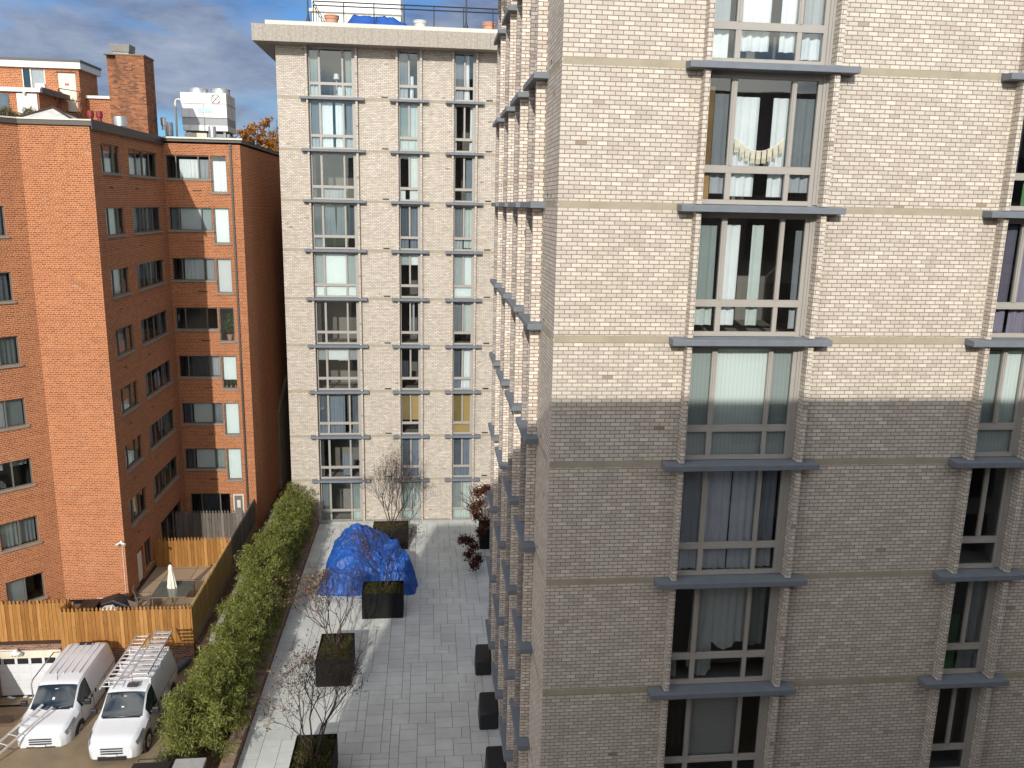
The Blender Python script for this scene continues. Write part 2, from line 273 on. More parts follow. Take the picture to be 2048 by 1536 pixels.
autumn_leaf = leaf_mat('orange_autumn_leaves', [(0.42, 0.17, 0.018), (0.34, 0.11, 0.015), (0.48, 0.24, 0.03), (0.24, 0.075, 0.02)])
green_leaf = leaf_mat('green_plant_leaves', [(0.035, 0.09, 0.02), (0.06, 0.13, 0.03), (0.09, 0.16, 0.05)])
grass_leaf = leaf_mat('roof_grass', [(0.14, 0.14, 0.055), (0.24, 0.17, 0.08), (0.09, 0.11, 0.05), (0.30, 0.20, 0.11)])
van_white = plain('white_van_paint', (0.60, 0.62, 0.645), 0.30, 0.03, 1.5, coat=0.6)
tyre = plain('tyre_rubber', (0.012, 0.012, 0.012), 0.8, 0.1)
black_plastic = plain('black_plastic', (0.018, 0.018, 0.02), 0.45, 0.1)
van_glass = plain('dark_windscreen', (0.014, 0.024, 0.032), 0.06, 0.3, 1.2, spec=0.9)
lamp_glass = plain('headlamp', (0.20, 0.21, 0.225), 0.12, 0.5, 22, metal=0.3, coat=0.8)
alu = plain('ladder_aluminium', (0.75, 0.76, 0.78), 0.32, 0.08, metal=0.55)
alu_grey = plain('steel_tube', (0.24, 0.23, 0.22), 0.45, 0.15, metal=0.5)
garage_white = plain('garage_white', (0.64, 0.66, 0.69), 0.5, 0.06)
cover_mat = plain('black_cover', (0.012, 0.012, 0.014), 0.5, 0.25, 2.0, bump=0.4, bscale=7)
canvas = plain('cream_canvas', (0.72, 0.68, 0.58), 0.9, 0.08)
table_glass = plain('smoked_table_glass', (0.10, 0.11, 0.095), 0.15, 0.1, spec=0.8)
chair_mat = plain('taupe_mesh', (0.17, 0.13, 0.105), 0.8, 0.1)
grey_tube = plain('grey_roll', (0.085, 0.115, 0.135), 0.7, 0.15)
rust = plain('rusty_iron', (0.055, 0.032, 0.022), 0.8, 0.35, 6.0, bump=0.5)
red_paint = plain('red_paint', (0.22, 0.02, 0.022), 0.5, 0.15)
# ------------------------------------------------------------------ geometry helpers (z relative to the eye)
ORG = {}
class MB:
    def __init__(s): s.v = []; s.f = []; s.m = []; s.cm = 0
    def mat(s, i): s.cm = i; return s
    def face(s, pts):
        n = len(s.v); s.v += [tuple(p) for p in pts]; s.f.append(tuple(range(n, n+len(pts)))); s.m.append(s.cm)
    def box(s, x0, x1, y0, y1, z0, z1, skip=''):
        if x1 < x0: x0, x1 = x1, x0
        if y1 < y0: y0, y1 = y1, y0
        n = len(s.v)
        s.v += [(x0,y0,z0),(x1,y0,z0),(x1,y1,z0),(x0,y1,z0),(x0,y0,z1),(x1,y0,z1),(x1,y1,z1),(x0,y1,z1)]
        for k, q in (('b',(0,3,2,1)),('t',(4,5,6,7)),('f',(0,1,5,4)),('r',(1,2,6,5)),('k',(2,3,7,6)),('l',(3,0,4,7))):
            if k not in skip: s.f.append(tuple(n+i for i in q)); s.m.append(s.cm)
        return s
    def prism(s, poly, z0, z1):
        """poly: list of (x, y) counter-clockwise"""
        n = len(s.v); k = len(poly)
        s.v += [(x, y, z0) for x, y in poly] + [(x, y, z1) for x, y in poly]
        s.f.append(tuple(n+i for i in range(k))[::-1]); s.f.append(tuple(n+k+i for i in range(k))); s.m += [s.cm]*2
        for i in range(k):
            j = (i+1) % k; s.f.append((n+i, n+j, n+k+j, n+k+i)); s.m.append(s.cm)
        return s
    def extrude(s, pts, vec):
        """planar polygon pts swept by vec"""
        n = len(s.v); k = len(pts); vec = Vector(vec)
        s.v += [tuple(Vector(p)) for p in pts] + [tuple(Vector(p)+vec) for p in pts]
        s.f.append(tuple(n+i for i in range(k))[::-1]); s.f.append(tuple(n+k+i for i in range(k))); s.m += [s.cm]*2
        for i in range(k):
            j = (i+1) % k; s.f.append((n+i, n+j, n+k+j, n+k+i)); s.m.append(s.cm)
        return s
    def tube(s, pts, rad, n=8, cap=True):
        pts = [Vector(p) for p in pts]
        if not hasattr(rad, '__len__'): rad = [rad]*len(pts)
        rings = []; prev = None
        for i, p in enumerate(pts):
            d = (pts[min(i+1, len(pts)-1)] - pts[max(i-1, 0)])
            d = d.normalized() if d.length > 1e-9 else Vector((0,0,1))
            if prev is None:
                a = d.orthogonal().normalized()
            else:
                a = (prev - d*prev.dot(d)); a = a.normalized() if a.length > 1e-6 else d.orthogonal().normalized()
            prev = a; b = d.cross(a); base = len(s.v)
            for k in range(n):
                t = 2*math.pi*k/n; q = p + (a*math.cos(t) + b*math.sin(t))*rad[i]; s.v.append((q.x, q.y, q.z))
            rings.append(base)
        for r0, r1 in zip(rings, rings[1:]):
            for k in range(n):
                j = (k+1) % n; s.f.append((r0+k, r0+j, r1+j, r1+k)); s.m.append(s.cm)
        if cap:
            s.f.append(tuple(rings[0]+k for k in range(n))[::-1]); s.f.append(tuple(rings[-1]+k for k in range(n))); s.m += [s.cm]*2
        return s
    def lathe(s, cx, cy, prof, n=20):
        """prof: list of (r, z)"""
        base = len(s.v)
        for r, z in prof:
            for k in range(n):
                t = 2*math.pi*k/n; s.v.append((cx+r*math.cos(t), cy+r*math.sin(t), z))
        for i in range(len(prof)-1):
            for k in range(n):
                j = (k+1) % n; s.f.append((base+i*n+k, base+i*n+j, base+(i+1)*n+j, base+(i+1)*n+k)); s.m.append(s.cm)
        s.f.append(tuple(base+k for k in range(n))[::-1]); s.f.append(tuple(base+(len(prof)-1)*n+k for k in range(n))); s.m += [s.cm]*2
        return s
    def disc(s, c, ax, r, h, n=20):
        """short cylinder along axis ax starting at c"""
        c = Vector(c); ax = Vector(ax).normalized(); return s.tube([c, c+ax*h], r, n)
    def build(s, name, mats, parent=None, origin=None, local=False, smooth=None, bevel=0, rot=None):
        return build_arr(name, np.array(s.v, dtype=np.float32).reshape(-1, 3), s.f, s.m, mats, parent, origin, local, smooth, bevel, rot)
def build_arr(name, V, faces, midx, mats, parent=None, origin=None, local=False, smooth=None, bevel=0, rot=None):
    if not isinstance(mats, (list, tuple)): mats = [mats]
    if origin is None:
        origin = ORG[parent.name] if parent is not None else (float(V[:,0].mean()), float(V[:,1].mean()), float(V[:,2].min()))
    o = Vector(origin)
    W = V if local else V - np.array(o, dtype=np.float32)
    me = bpy.data.meshes.new(name)
    me.from_pydata(W.tolist() if not isinstance(faces, np.ndarray) else W, [], faces)
    for m in mats: me.materials.append(m)
    if midx is not None and len(mats) > 1: me.polygons.foreach_set('material_index', np.array(midx, dtype=np.int32))
    # UVs in metres from each face's own orientation
    nl = len(me.loops); npoly = len(me.polygons)
    nr = np.zeros(npoly*3, dtype=np.float32); me.polygons.foreach_get('normal', nr); nr = nr.reshape(-1, 3)
    tot = np.zeros(npoly, dtype=np.int32); me.polygons.foreach_get('loop_total', tot)
    vi = np.zeros(nl, dtype=np.int32); me.loops.foreach_get('vertex_index', vi)
    ln = np.repeat(nr, tot, axis=0); P = V[vi]
    flat = np.abs(ln[:,2]) > 0.75
    h = np.hypot(ln[:,0], ln[:,1]) + 1e-9
    u = (-ln[:,1]*P[:,0] + ln[:,0]*P[:,1])/h
    uv = np.stack([np.where(flat, P[:,0], u), np.where(flat, P[:,1], P[:,2])], -1).astype(np.float32)
    ul = me.uv_layers.new(name='UVMap'); ul.data.foreach_set('uv', uv.ravel())
    ob = bpy.data.objects.new(name, me); COL.objects.link(ob)
    if parent is not None:
        ob.parent = parent; ob.location = o - Vector(ORG[parent.name])
    else:
        ob.location = o + Vector((0, 0, ZO))
    if rot is not None: ob.rotation_euler = (0, 0, rot)
    ORG[ob.name] = tuple(o)
    if smooth is not None:
        me.shade_smooth()
        if smooth > 0: me.set_sharp_from_angle(angle=R_(smooth))
    if bevel:
        bm = ob.modifiers.new('bevel', 'BEVEL'); bm.width = bevel; bm.segments = 2; bm.limit_method = 'ANGLE'; bm.angle_limit = R_(40)
    return ob
def tag(o, label=None, cat=None, group=None, kind=None):
    for k, v in (('label', label), ('category', cat), ('group', group), ('kind', kind)):
        if v: o[k] = v
    return o
def thing(name, loc, label, cat, group=None, rot=0.0):
    o = bpy.data.objects.new(name, None); COL.objects.link(o); o.empty_display_size = 0.3
    o.location = Vector(loc) + Vector((0, 0, ZO)); o.rotation_euler = (0, 0, rot)
    ORG[o.name] = tuple(loc); return tag(o, label, cat, group)
def copy_tree(o, loc, label=None, rot=None):
    c = o.copy(); COL.objects.link(c); c.location = Vector(loc) + Vector((0, 0, ZO))
    if label: c['label'] = label
    if rot is not None: c.rotation_euler = (0, 0, rot)
    ORG[c.name] = tuple(loc)
    def rec(a, b):
        for ch in a.children:
            d = ch.copy(); COL.objects.link(d); d.parent = b; rec(ch, d)
    rec(o, c); return c
def structure(mb, name, mats, **k): return tag(mb.build(name, mats, **k), kind='structure')
rng = random.Random(7)

# ------------------------------------------------------------------ the ground
TZ = -17.93; AZ = -18.05
structure(MB().box(-400, 400, -300, 900, -21.0, -20.5), 'ground', alley_mat)
a = MB()
for (x0, x1) in ((-60, -14.35), (-14.35, -8.40)):
    ys = np.linspace(6, 30.76, 34)
    for y0, y1 in zip(ys, ys[1:]):
        def gz(y):
            if x1 > -14.3: return AZ
            t = min(max((y-26.6)/5.0, 0), 1); return AZ - 1.78*t*t*(3-2*t)*0.999
        a.face([(x0,y0,gz(y0)),(x1,y0,gz(y0)),(x1,y1,gz(y1)),(x0,y1,gz(y1))])
a.face([(-60,30.76,-19.62),(-14.35,30.76,-19.62),(-14.35,31.6,-19.80),(-60,31.6,-19.80)])
ys = np.linspace(26.6, 31.6, 20)
for y0, y1 in zip(ys, ys[1:]):
    def gz(y):
        t = min(max((y-26.6)/5.0, 0), 1); return AZ - 1.78*t*t*(3-2*t)
    a.face([(-14.35,y0,gz(y0)-.03),(-14.35,y1,gz(y1)-.03),(-14.35,y1,AZ),(-14.35,y0,AZ)])
structure(a, 'alley', alley_mat)
# terrace: real pavers over a dark joint bed
structure(MB().box(-6.2, 30, 8, 45.1, -20.5, TZ-0.006), 'terrace_bed', joint_mat)
pv = MB(); g = 0.305; nx, ny = 31, 105; x00, y00 = -6.19, 13.2; used = np.zeros((nx, ny), bool); pr = random.Random(3)
shapes = [(2,2),(2,2),(2,1),(2,2),(2,1),(3,2)]
for j in range(ny):
    for i in range(nx):
        if used[i, j]: continue
        pr.shuffle(shapes)
        for (a_, b_) in shapes + [(2,1),(1,2),(1,1)]:
            if i+a_ <= nx and j+b_ <= ny and not used[i:i+a_, j:j+b_].any():
                used[i:i+a_, j:j+b_] = True
                d = 0.0075; dz = pr.uniform(-0.001, 0.001)
                pv.box(x00+i*g+d, x00+(i+a_)*g-d, y00+j*g+d, y00+(j+b_)*g-d, TZ-0.03, TZ+dz, 'b'); break
structure(pv, 'terrace', paver_mat)
structure(MB().box(-6.2, 3.6, 44.92, 45.2, TZ, TZ+0.10), 'kerb', kerb_mat, bevel=0.01)
# planting bed of the hedge and the strip between hedge and fence
structure(MB().box(-8.42, -6.62, 23.0, 45.5, -20.5, -17.72), 'soil_bed', soil_mat)
structure(MB().box(-9.22, -8.60, 30.76, 62, -20.5, -17.30), 'soil_strip', soil_mat)
# patio behind the fence
pq = MB(); pq.prism([(-14.30,31.05),(-9.24,31.05),(-9.24,44),(-30,44),(-30,32.31),(-14.30,32.31)], -20.5, -16.95); structure(pq, 'patio', patio_mat)

# ------------------------------------------------------------------ windows of the grey blocks
H = 2.575; LT = 0.096           # storey height; ledge top of the storey level n is LT + n*H
def sheet(mb, x0, x1, z0, z1, y, amp=0.03, wl=0.16, seed=0, flare=0.0, sag=0.0):
    """a hanging cloth with folds"""
    r = random.Random(seed); nx_ = max(4, int((x1-x0)/wl*6)); ph = r.uniform(0, 6); nz = 5; base = len(mb.v)
    k2 = r.uniform(0.5, 0.8)
    for j in range(nz+1):
        t = j/nz; z = z1 + (z0-z1)*t
        for i in range(nx_+1):
            s_ = i/nx_; x = x0+(x1-x0)*s_
            x += flare*t*t*(s_-0.5)*2
            a_ = amp*(0.45+0.55*t)
            yy = y + a_*math.sin(ph+2*math.pi*(x-x0)/wl) + 0.5*a_*math.sin(1.7*ph+2*math.pi*(x-x0)/wl*k2+t)
            zz = z + sag*(math.sin(ph*2+x*9)*0.5+0.5)*t
            mb.v.append((x, yy, zz))
    for j in range(nz):
        for i in range(nx_):
            q = base+j*(nx_+1)+i; mb.f.append((q, q+nx_+1, q+nx_+2, q+1)); mb.m.append(mb.cm)
CK = list(CURT.keys()); CM = [CURT[k] for k in CK]
def cloth(parent, segs, x0, x1, z0, z1, y, seed, fine=0.17):
    """segs: list of (a, b, bottom, top, key) fractions of the opening"""
    if not segs: return
    mb = MB()
    for i, s_ in enumerate(segs):
        a_, b_, c_, d_, k = s_[:5]; mb.mat(CK.index(k)); X0 = x0+(x1-x0)*a_; X1 = x0+(x1-x0)*b_; Z0 = z0+(z1-z0)*c_; Z1 = z0+(z1-z0)*d_
        if k in 'HVGtno': mb.face([(X0, y+0.004*i, Z0), (X1, y+0.004*i, Z0), (X1, y+0.004*i, Z1), (X0, y+0.004*i, Z1)])
        else: sheet(mb, X0, X1, Z0, Z1, y+0.03+0.025*(i % 2), 0.028, fine, seed*13+i, flare=s_[5] if len(s_) > 5 else 0.0, sag=s_[6] if len(s_) > 6 else 0.0)
    mb.build('curtain', CM, parent, origin=ORG[parent.name], local=True, smooth=50)
WIDE = dict(W=3.25, f0=(0.32, 0.42), f1=(2.805, 2.915), op=(0.42, 2.805), mull=((0.93, 1.04), (2.115, 2.205)), jl=0.09, jr=0.18)
NARR = dict(W=2.0, f0=(0.33, 0.43), f1=(1.56, 1.67), op=(0.43, 1.56), mull=((0.945, 1.035),), jl=0.08, jr=0.14)
MESH = {}
def shared(key, name, mats, parent, make, **k):
    """one mesh per kind of window piece, shared by every window that has it"""
    if key not in MESH:
        o = make().build(name, mats, parent, origin=ORG[parent.name], local=True, **k); MESH[key] = o
        return o
    s_ = MESH[key]; o = bpy.data.objects.new(name, s_.data); COL.objects.link(o); o.parent = parent; ORG[o.name] = ORG[parent.name]
    for md in s_.modifiers:
        if md.type == 'BEVEL':
            b = o.modifiers.new('bevel', 'BEVEL'); b.width = md.width; b.segments = 2; b.limit_method = 'ANGLE'; b.angle_limit = R_(40)
    return o
def bay_window(parent, loc, rot, T, kind, segs, seed, pier=None, room=2.6, ledge=True, head=2.435):
    """window of the grey blocks: origin at the left end of its ledge, wall plane y=0, ledge top z=0"""
    x0, x1 = T['op']; jl, jr = T['jl'], T['jr']; hk = (kind, round(head, 2))
    key = ('frame',)+hk
    def mk():
        mb = MB(); zt = head
        for (a_, b_) in ((0.055, 0.12), ):
            mb.box(x0, x0+jl, a_, b_, 0.0, zt); mb.box(x1-jr, x1, a_+0.001, b_, 0.0, zt)
            for m0, m1 in T['mull']: mb.box(m0, m1, a_-0.004, b_, 0.10 if len(T['mull']) > 1 else 0.74, zt-0.11)
            mb.box(x0+jl, x1-jr, a_, b_, 0.0, 0.10); mb.box(x0+jl, x1-jr, a_, b_, zt-0.11, zt)
        mb.box(x0+jl, x1-jr, 0.045, 0.118, 0.60, 0.665); mb.box(x0+jl, x1-jr, 0.058, 0.117, 0.665, 0.74)
        mb.box(x0+jl, x1-jr, 0.030, 0.055, 0.012, 0.040)
        mb.box(x1-jr*0.55, x1-0.002, 0.026, 0.055, 0.03, zt)                      # stepped outer jamb
        mb.box(x1-jr*0.25, x1-0.003, 0.006, 0.026, 0.03, zt); mb.box(x0+0.002, x0+jl*0.5, 0.026, 0.055, 0.03, zt)
        for m0, m1 in T['mull']: mb.box((m0+m1)/2-0.02, (m0+m1)/2+0.02, 0.036, 0.051, 0.74, zt-0.11)
        return mb
    if key not in MESH:
        wn = mk().build('window', frame_mat, parent, origin=loc, local=True, rot=rot); MESH[key] = wn
    else:
        wn = bpy.data.objects.new('window', MESH[key].data); COL.objects.link(wn); wn.parent = parent; wn.location = Vector(loc)-Vector(ORG[parent.name]); wn.rotation_euler = (0, 0, rot); ORG[wn.name] = tuple(loc)
    def mkg():
        mb = MB(); zt = head; bars = [x0+jl]+[v for m in T['mull'] for v in m]+[x1-jr]
        prs = list(zip(bars[0::2], bars[1::2]))
        for i, (p, q) in enumerate(prs):
            mb.mat(1 if (i in (0, len(prs)-1) and len(prs) > 2) or (i == 0 and len(prs) == 2) else 0)
            mb.face([(p,0.095,0.74),(q,0.095,0.74),(q,0.095,zt-0.11),(p,0.095,zt-0.11)]); mb.mat(0)
            if len(prs) > 2: mb.face([(p,0.09,0.10),(q,0.09,0.10),(q,0.09,0.60),(p,0.09,0.60)])
        if len(prs) == 2: mb.face([(prs[0][0],0.09,0.10),(prs[1][1],0.09,0.10),(prs[1][1],0.09,0.60),(prs[0][0],0.09,0.60)])
        return mb
    shared(('glass',)+hk, 'glass', [glass_clear, glass_screen], wn, mkg)
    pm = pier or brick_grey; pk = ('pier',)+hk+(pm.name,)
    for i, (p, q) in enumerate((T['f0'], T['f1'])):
        pmat = pm if not (pm is brick_pier and i == 0) else brick_taupe_shaded
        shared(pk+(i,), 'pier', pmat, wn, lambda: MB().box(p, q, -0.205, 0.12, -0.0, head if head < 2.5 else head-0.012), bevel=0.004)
    if ledge:
        shared(('ledge', kind), 'ledge', ledge_mat, wn, lambda: MB().extrude([(0,-0.305,-0.138),(0,0.14,-0.138),(0,0.14,0.0),(0,-0.02,0.0),(0,-0.305,-0.018)], (T['W'],0,0)), bevel=0.008)
    def mkr():
        X0, X1, Z0, Z1, Y0, Y1 = x0-0.15, x1+0.15, 0.0, head-0.01, 0.122, room
        mb = MB(); mb.face([(X0,Y0,Z0),(X1,Y0,Z0),(X1,Y1,Z0),(X0,Y1,Z0)]); mb.face([(X0,Y0,Z1),(X0,Y1,Z1),(X1,Y1,Z1),(X1,Y0,Z1)])
        mb.face([(X0,Y1,Z0),(X1,Y1,Z0),(X1,Y1,Z1),(X0,Y1,Z1)]); mb.face([(X0,Y0,Z0),(X0,Y1,Z0),(X0,Y1,Z1),(X0,Y0,Z1)]); mb.face([(X1,Y0,Z0),(X1,Y0,Z1),(X1,Y1,Z1),(X1,Y1,Z0)])
        return mb
    shared(('room', room)+hk, 'room', room_mat, wn, mkr)
    cloth(wn, segs, x0+0.02, x1-0.04, 0.03, head-0.1, 0.16, seed)
    return wn

# ------------------------------------------------------------------ near grey block
XA, YA = 2.435, 15.76; XE = 26.0; YF = 30.0
near = thing('grey_brick_building', (XA, YA, TZ), 'pale grey brick apartment block with slate blue ledges filling the right side', 'building')
levels = list(range(-7, 4)); SY0 = 17.49; SP = 3.03
def wall_column(parent, T, u0, u1, ztop=None, zbot=-20.0, thick=0.30, mat=None):
    """brick wall strip with a 14 mm recess for each concrete band; T maps (u, depth, z)"""
    prof = [(0, zbot)]
    for n in range(-7, 4):
        zt = LT + n*H + 0.013; z1 = zt - 0.137
        if ztop is not None and z1 > ztop: break
        if z1 < zbot: continue
        prof += [(0, z1), (0.014, z1), (0.014, zt), (0, zt)]
    zend = ztop if ztop is not None else prof[-1][1]+1.0
    prof += [(0, zend), (thick, zend), (thick, zbot)]
    a_ = [T(u0, d, z) for d, z in prof]; v = Vector(T(u1, 0, 0))-Vector(T(u0, 0, 0))
    MB().extrude(a_[::-1], v).build('wall', mat or brick_grey, parent)
def band(parent, T, u0, u1, n):
    zt = LT + n*H + 0.013; p, q = Vector(T(u0, 0.003, 0)), Vector(T(u1, 0.20, 0))
    MB().box(p.x, q.x, p.y, q.y, zt-0.136, zt-0.001).build('concrete_band', concrete_band, parent)
TA = lambda u, d, z: (u, YA+d, z)
TSA = lambda u, d, z: (XA+d, u, z)
for a_, b_ in ((XA, 5.07), (7.665, 11.33), (12.67, XE)): wall_column(near, TA, a_, b_, 7.68)
ys_ = [YA+0.301] + sum([[SY0+i*SP+0.33, SY0+i*SP+1.67] for i in range(4)], []) + [YF]
for a_, b_ in zip(ys_[0::2], ys_[1::2]): wall_column(near, TSA, a_, b_, 7.68)
wall_column(near, lambda u, d, z: (u, YF-d, z), XA+0.31, XE, 7.68)
for n in range(-6, 3):
    for a_, b_ in ((XA+0.0141, 4.75), (8.0, 11.0), (13.0, XE)): band(near, TA, a_, b_, n)
    ys_ = [YA+0.015] + sum([[SY0+i*SP, SY0+i*SP+2.0] for i in range(4)], []) + [YF-0.02]
    for a_, b_ in zip(ys_[0::2], ys_[1::2]): band(near, lambda u, d, z: (XA+d+0.0005, u, z), a_, b_, n)
# caulk beads where band and ledge meet, slab behind, roof
for n in levels: MB().box(XA+0.31, XE-.3, YA+0.31, YF-.31, LT+n*H-0.10, LT+n*H-0.06).build('floor_slab', room_mat, near)
MID = {  # curtains per storey, top to bottom
 2: [(0.02,0.22,0,1,'g'),(0.28,0.5,0,1,'w'),(0.56,0.74,0,1,'w'),(0.78,0.99,0,1,'w')],
 1: [(0.03,0.17,0.03,1,'w'),(0.25,0.52,0.1,1,'w'),(0.60,0.77,0.1,1,'w'),(0.80,0.97,0.05,1,'w')],
 0: [(0.04,0.09,0,0.93,'o'),(0.10,0.22,0.08,0.88,'e'),(0.235,0.48,0.06,0.86,'w'),(0.60,0.74,0.06,0.86,'w'),(0.76,0.97,0.10,0.86,'e')],
 -1: [(0.02,0.19,0.08,0.93,'g'),(0.24,0.40,0.08,0.94,'w'),(0.50,0.60,0.08,0.94,'g'),(0.89,0.95,0.05,0.9,'e')],
 -2: [(0.01,0.98,0.0,0.99,'V')],
 -3: [(0.01,0.22,0.03,0.99,'l'),(0.22,0.50,0.02,0.99,'l'),(0.505,0.78,0.02,0.99,'l'),(0.80,0.93,0.03,0.99,'l')],
 -4: [(0.0,0.10,0.04,0.30,'g'),(0.22,0.42,0.02,1,'w',0.05,0.25),(0.36,0.74,0.30,1,'w',0.12,0.2),(0.76,0.93,0.33,0.98,'g',0.0,0.1)],
 -5: [(0.23,0.74,0.30,0.99,'G'),(0.02,0.2,0.4,0.99,'k')],
 -6: [(0.1,0.5,0,1,'e')], -7: []}
RGT = {2: [(0.1,0.9,0,1,'w')], 1: [(0.05,0.5,0,1,'e')], 0: [(0.42,0.98,0.0,0.98,'n'),(0.02,0.3,0.3,1,'k')], -1: [(0.03,0.47,0.03,0.98,'p'),(0.55,0.97,0.02,0.98,'p')],
 -2: [(0.02,0.98,0,0.98,'V')], -3: [], -4: [(0.50,0.97,0.0,0.99,'e'),(0.03,0.44,0.0,0.6,'n')], -5: [(0.52,0.7,0.3,0.99,'k')], -6: [], -7: []}
for n in range(2, -7, -1):
    z = LT + n*H
    bay_window(near, (4.75, YA, z), 0, WIDE, 'wide', MID.get(n, []), 100+n)
    bay_window(near, (11.0, YA, z), 0, NARR, 'narrow', RGT.get(n, []), 140+n)
    for i in range(4):       # side bays look left over the terrace
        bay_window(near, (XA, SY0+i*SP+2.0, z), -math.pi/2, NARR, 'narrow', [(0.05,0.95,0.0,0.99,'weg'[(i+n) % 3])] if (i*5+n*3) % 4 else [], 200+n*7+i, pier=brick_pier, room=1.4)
rf = MB(); rf.box(XA-0.9, XE, YA-0.9, YF+0.3, 7.70, 8.47); rf.build('roof_parapet', parapet_mat, near)
for n in range(2, -7, -1): MB().box(XA-0.003, XA+0.05, SY0-0.36, SY0-0.28, LT+n*H+0.09, LT+n*H+0.17).build('weep_vent', black_mat, near)

# ------------------------------------------------------------------ far grey block
YB = 45.2; XBL, XBR = -7.68, 9.0
far = thing('grey_brick_building', (XBL, YB, TZ), 'sunlit ten storey grey brick block with three window columns across the end of the terrace', 'building')
BAYS = [(-6.53, WIDE, 'wide'), (-1.98, NARR, 'narrow'), (0.91, NARR, 'narrow')]
TB = lambda u, d, z: (u, YB+d, z)
xs_ = [XBL] + sum([[b+T['f0'][0], b+T['f1'][1]] for b, T, k in BAYS], []) + [XBR]
for a_, b_ in zip(xs_[0::2], xs_[1::2]): wall_column(far, TB, a_, b_, 7.68)
wall_column(far, lambda u, d, z: (XBL+d, u, z), YB+0.301, YB+16, 7.68)
for n in range(-6, 3):
    xs_ = [XBL+0.0141] + sum([[b, b+T['W']] for b, T, k in BAYS], []) + [XBR]
    for a_, b_ in zip(xs_[0::2], xs_[1::2]): band(far, TB, a_, b_, n)
    zt = LT + n*H + 0.013
    for xv in (-2.24, 3.2): MB().box(xv-0.17, xv+0.17, YB-0.008, YB+0.02, zt+0.04, zt+0.11).build('vent', iron, far)
BC = {  # (row level) : three columns
 2: ([(0.02,0.2,0,1,'g'),(0.80,0.98,0,0.99,'g'),(0.62,0.78,0.0,0.28,'w')], [(0.03,0.45,0,0.99,'e'),(0.55,0.72,0,0.5,'w'),(0.9,0.99,0,1,'w')], [(0.03,0.45,0.0,0.99,'e'),(0.52,0.72,0.0,0.99,'w',0.04)]),
 1: ([(0.02,0.2,0,1,'e'),(0.24,0.5,0.0,1,'w'),(0.56,0.77,0.0,1,'w'),(0.8,0.98,0,1,'e')], [(0.03,0.97,0.0,1,'g')], [(0.02,0.12,0,1,'w'),(0.80,0.98,0,1,'w',0.05)]),
 0: ([(0.02,0.1,0,1,'k'),(0.25,0.75,0.0,0.25,'e')], [(0.52,0.98,0.0,1,'V'),(0.03,0.3,0,0.3,'V')], [(0.60,0.95,0.0,0.95,'b')]),
 -1: ([(0.02,0.2,0.0,1,'b'),(0.26,0.50,0.3,1,'b',0.05),(0.54,0.77,0.3,1,'b',0.05),(0.8,0.98,0.3,1,'b')], [(0.03,0.45,0,1,'b'),(0.52,0.97,0,1,'b')], [(0.03,0.45,0,1,'e'),(0.52,0.97,0.05,1,'g')]),
 -2: ([(0.01,0.98,0.0,0.99,'H')], [(0.02,0.98,0.76,0.99,'H')], [(0.01,0.98,0.0,0.99,'H')]),
 -3: ([(0.02,0.12,0,1,'k')], [(0.62,0.72,0.2,1,'e')], [(0.03,0.45,0.28,1,'e'),(0.52,0.97,0.28,1,'g')]),
 -4: ([(0.02,0.98,0.72,0.99,'G'),(0.48,0.78,0.7,1,'w')], [(0.03,0.4,0.3,0.7,'k')], [(0.03,0.40,0.02,1,'b'),(0.45,0.97,0.02,1,'w',0.03)]),
 -5: ([(0.02,0.2,0,1,'b'),(0.25,0.62,0.0,1,'b'),(0.68,0.76,0.3,1,'k'),(0.8,0.97,0.0,1,'b')], [(0.02,0.98,0.35,0.99,'t')], [(0.02,0.98,0.0,0.99,'t')]),
 -6: ([(0.02,0.1,0,1,'k'),(0.55,0.72,0.05,0.6,'b')], [(0.02,0.98,0.0,0.98,'b')], [(0.02,0.98,0.0,0.98,'b')]),
 -7: ([(0.02,0.2,0,1,'e'),(0.72,0.97,0.0,0.99,'g')], [(0.03,0.97,0.0,1,'g')], [(0.03,0.97,0.0,1,'g')])}
for n in range(2, -8, -1):
    z = LT + n*H
    for c, (bx, T, k) in enumerate(BAYS):
        bay_window(far, (bx, YB, z), 0, T, k, BC[n][c], 400+n*5+c, room=2.2, ledge=(n > -7))
lmp = thing('table_lamp', (-4.75, YB+0.75, LT+2*H), 'white shaded table lamp in the top left window of the far block', 'lamp')
b = MB(); b.lathe(-4.75,YB+0.75,[(0.10,LT+2*H+0.02),(0.03,LT+2*H+0.1),(0.02,LT+2*H+1.0)],10); b.build('stem', white_clay, lmp)
b = MB(); b.lathe(-4.75,YB+0.75,[(0.17,LT+2*H+0.98),(0.12,LT+2*H+1.25)],14); b.build('lamp_shade', white_paint, lmp)
rf = MB(); rf.box(XBL-0.94, XBR, 44.2, YB+17, 7.68, 8.47)
rf.build('roof_parapet', parapet_mat, far, bevel=0.01)
for i in range(18):
    x = XBL-0.94 + 0.53 + i*0.66; MB().box(x-0.006, x+0.006, 44.197, 44.25, 7.69, 8.46).build('parapet_joint', stucco, far)
MB().box(XBL-0.35, XBR, 44.55, YB+16.5, 8.47, 8.72).build('roof_edge', roof_edge_mat, far, bevel=0.01)
pw = MB(); pw.box(-6.45, -1.55, 50.2, 56, 8.72, 12.2); pw.build('penthouse', white_paint, far)
MB().box(-6.6, -1.5, 50.05, 56.2, 10.35, 10.5).build('penthouse_cornice', cream_metal, far)
rl = MB()
for x in [-5.72+1.503*i for i in range(10)]: rl.tube([(x,45.0,8.72),(x,45.0,9.77)], 0.028, 6)
for z in (9.77, 9.58): rl.tube([(-5.72,45.0,z),(8.9,45.0,z)], 0.03, 6); rl.tube([(-5.72,45.0,z),(-5.72,50.2,z)], 0.022, 6)
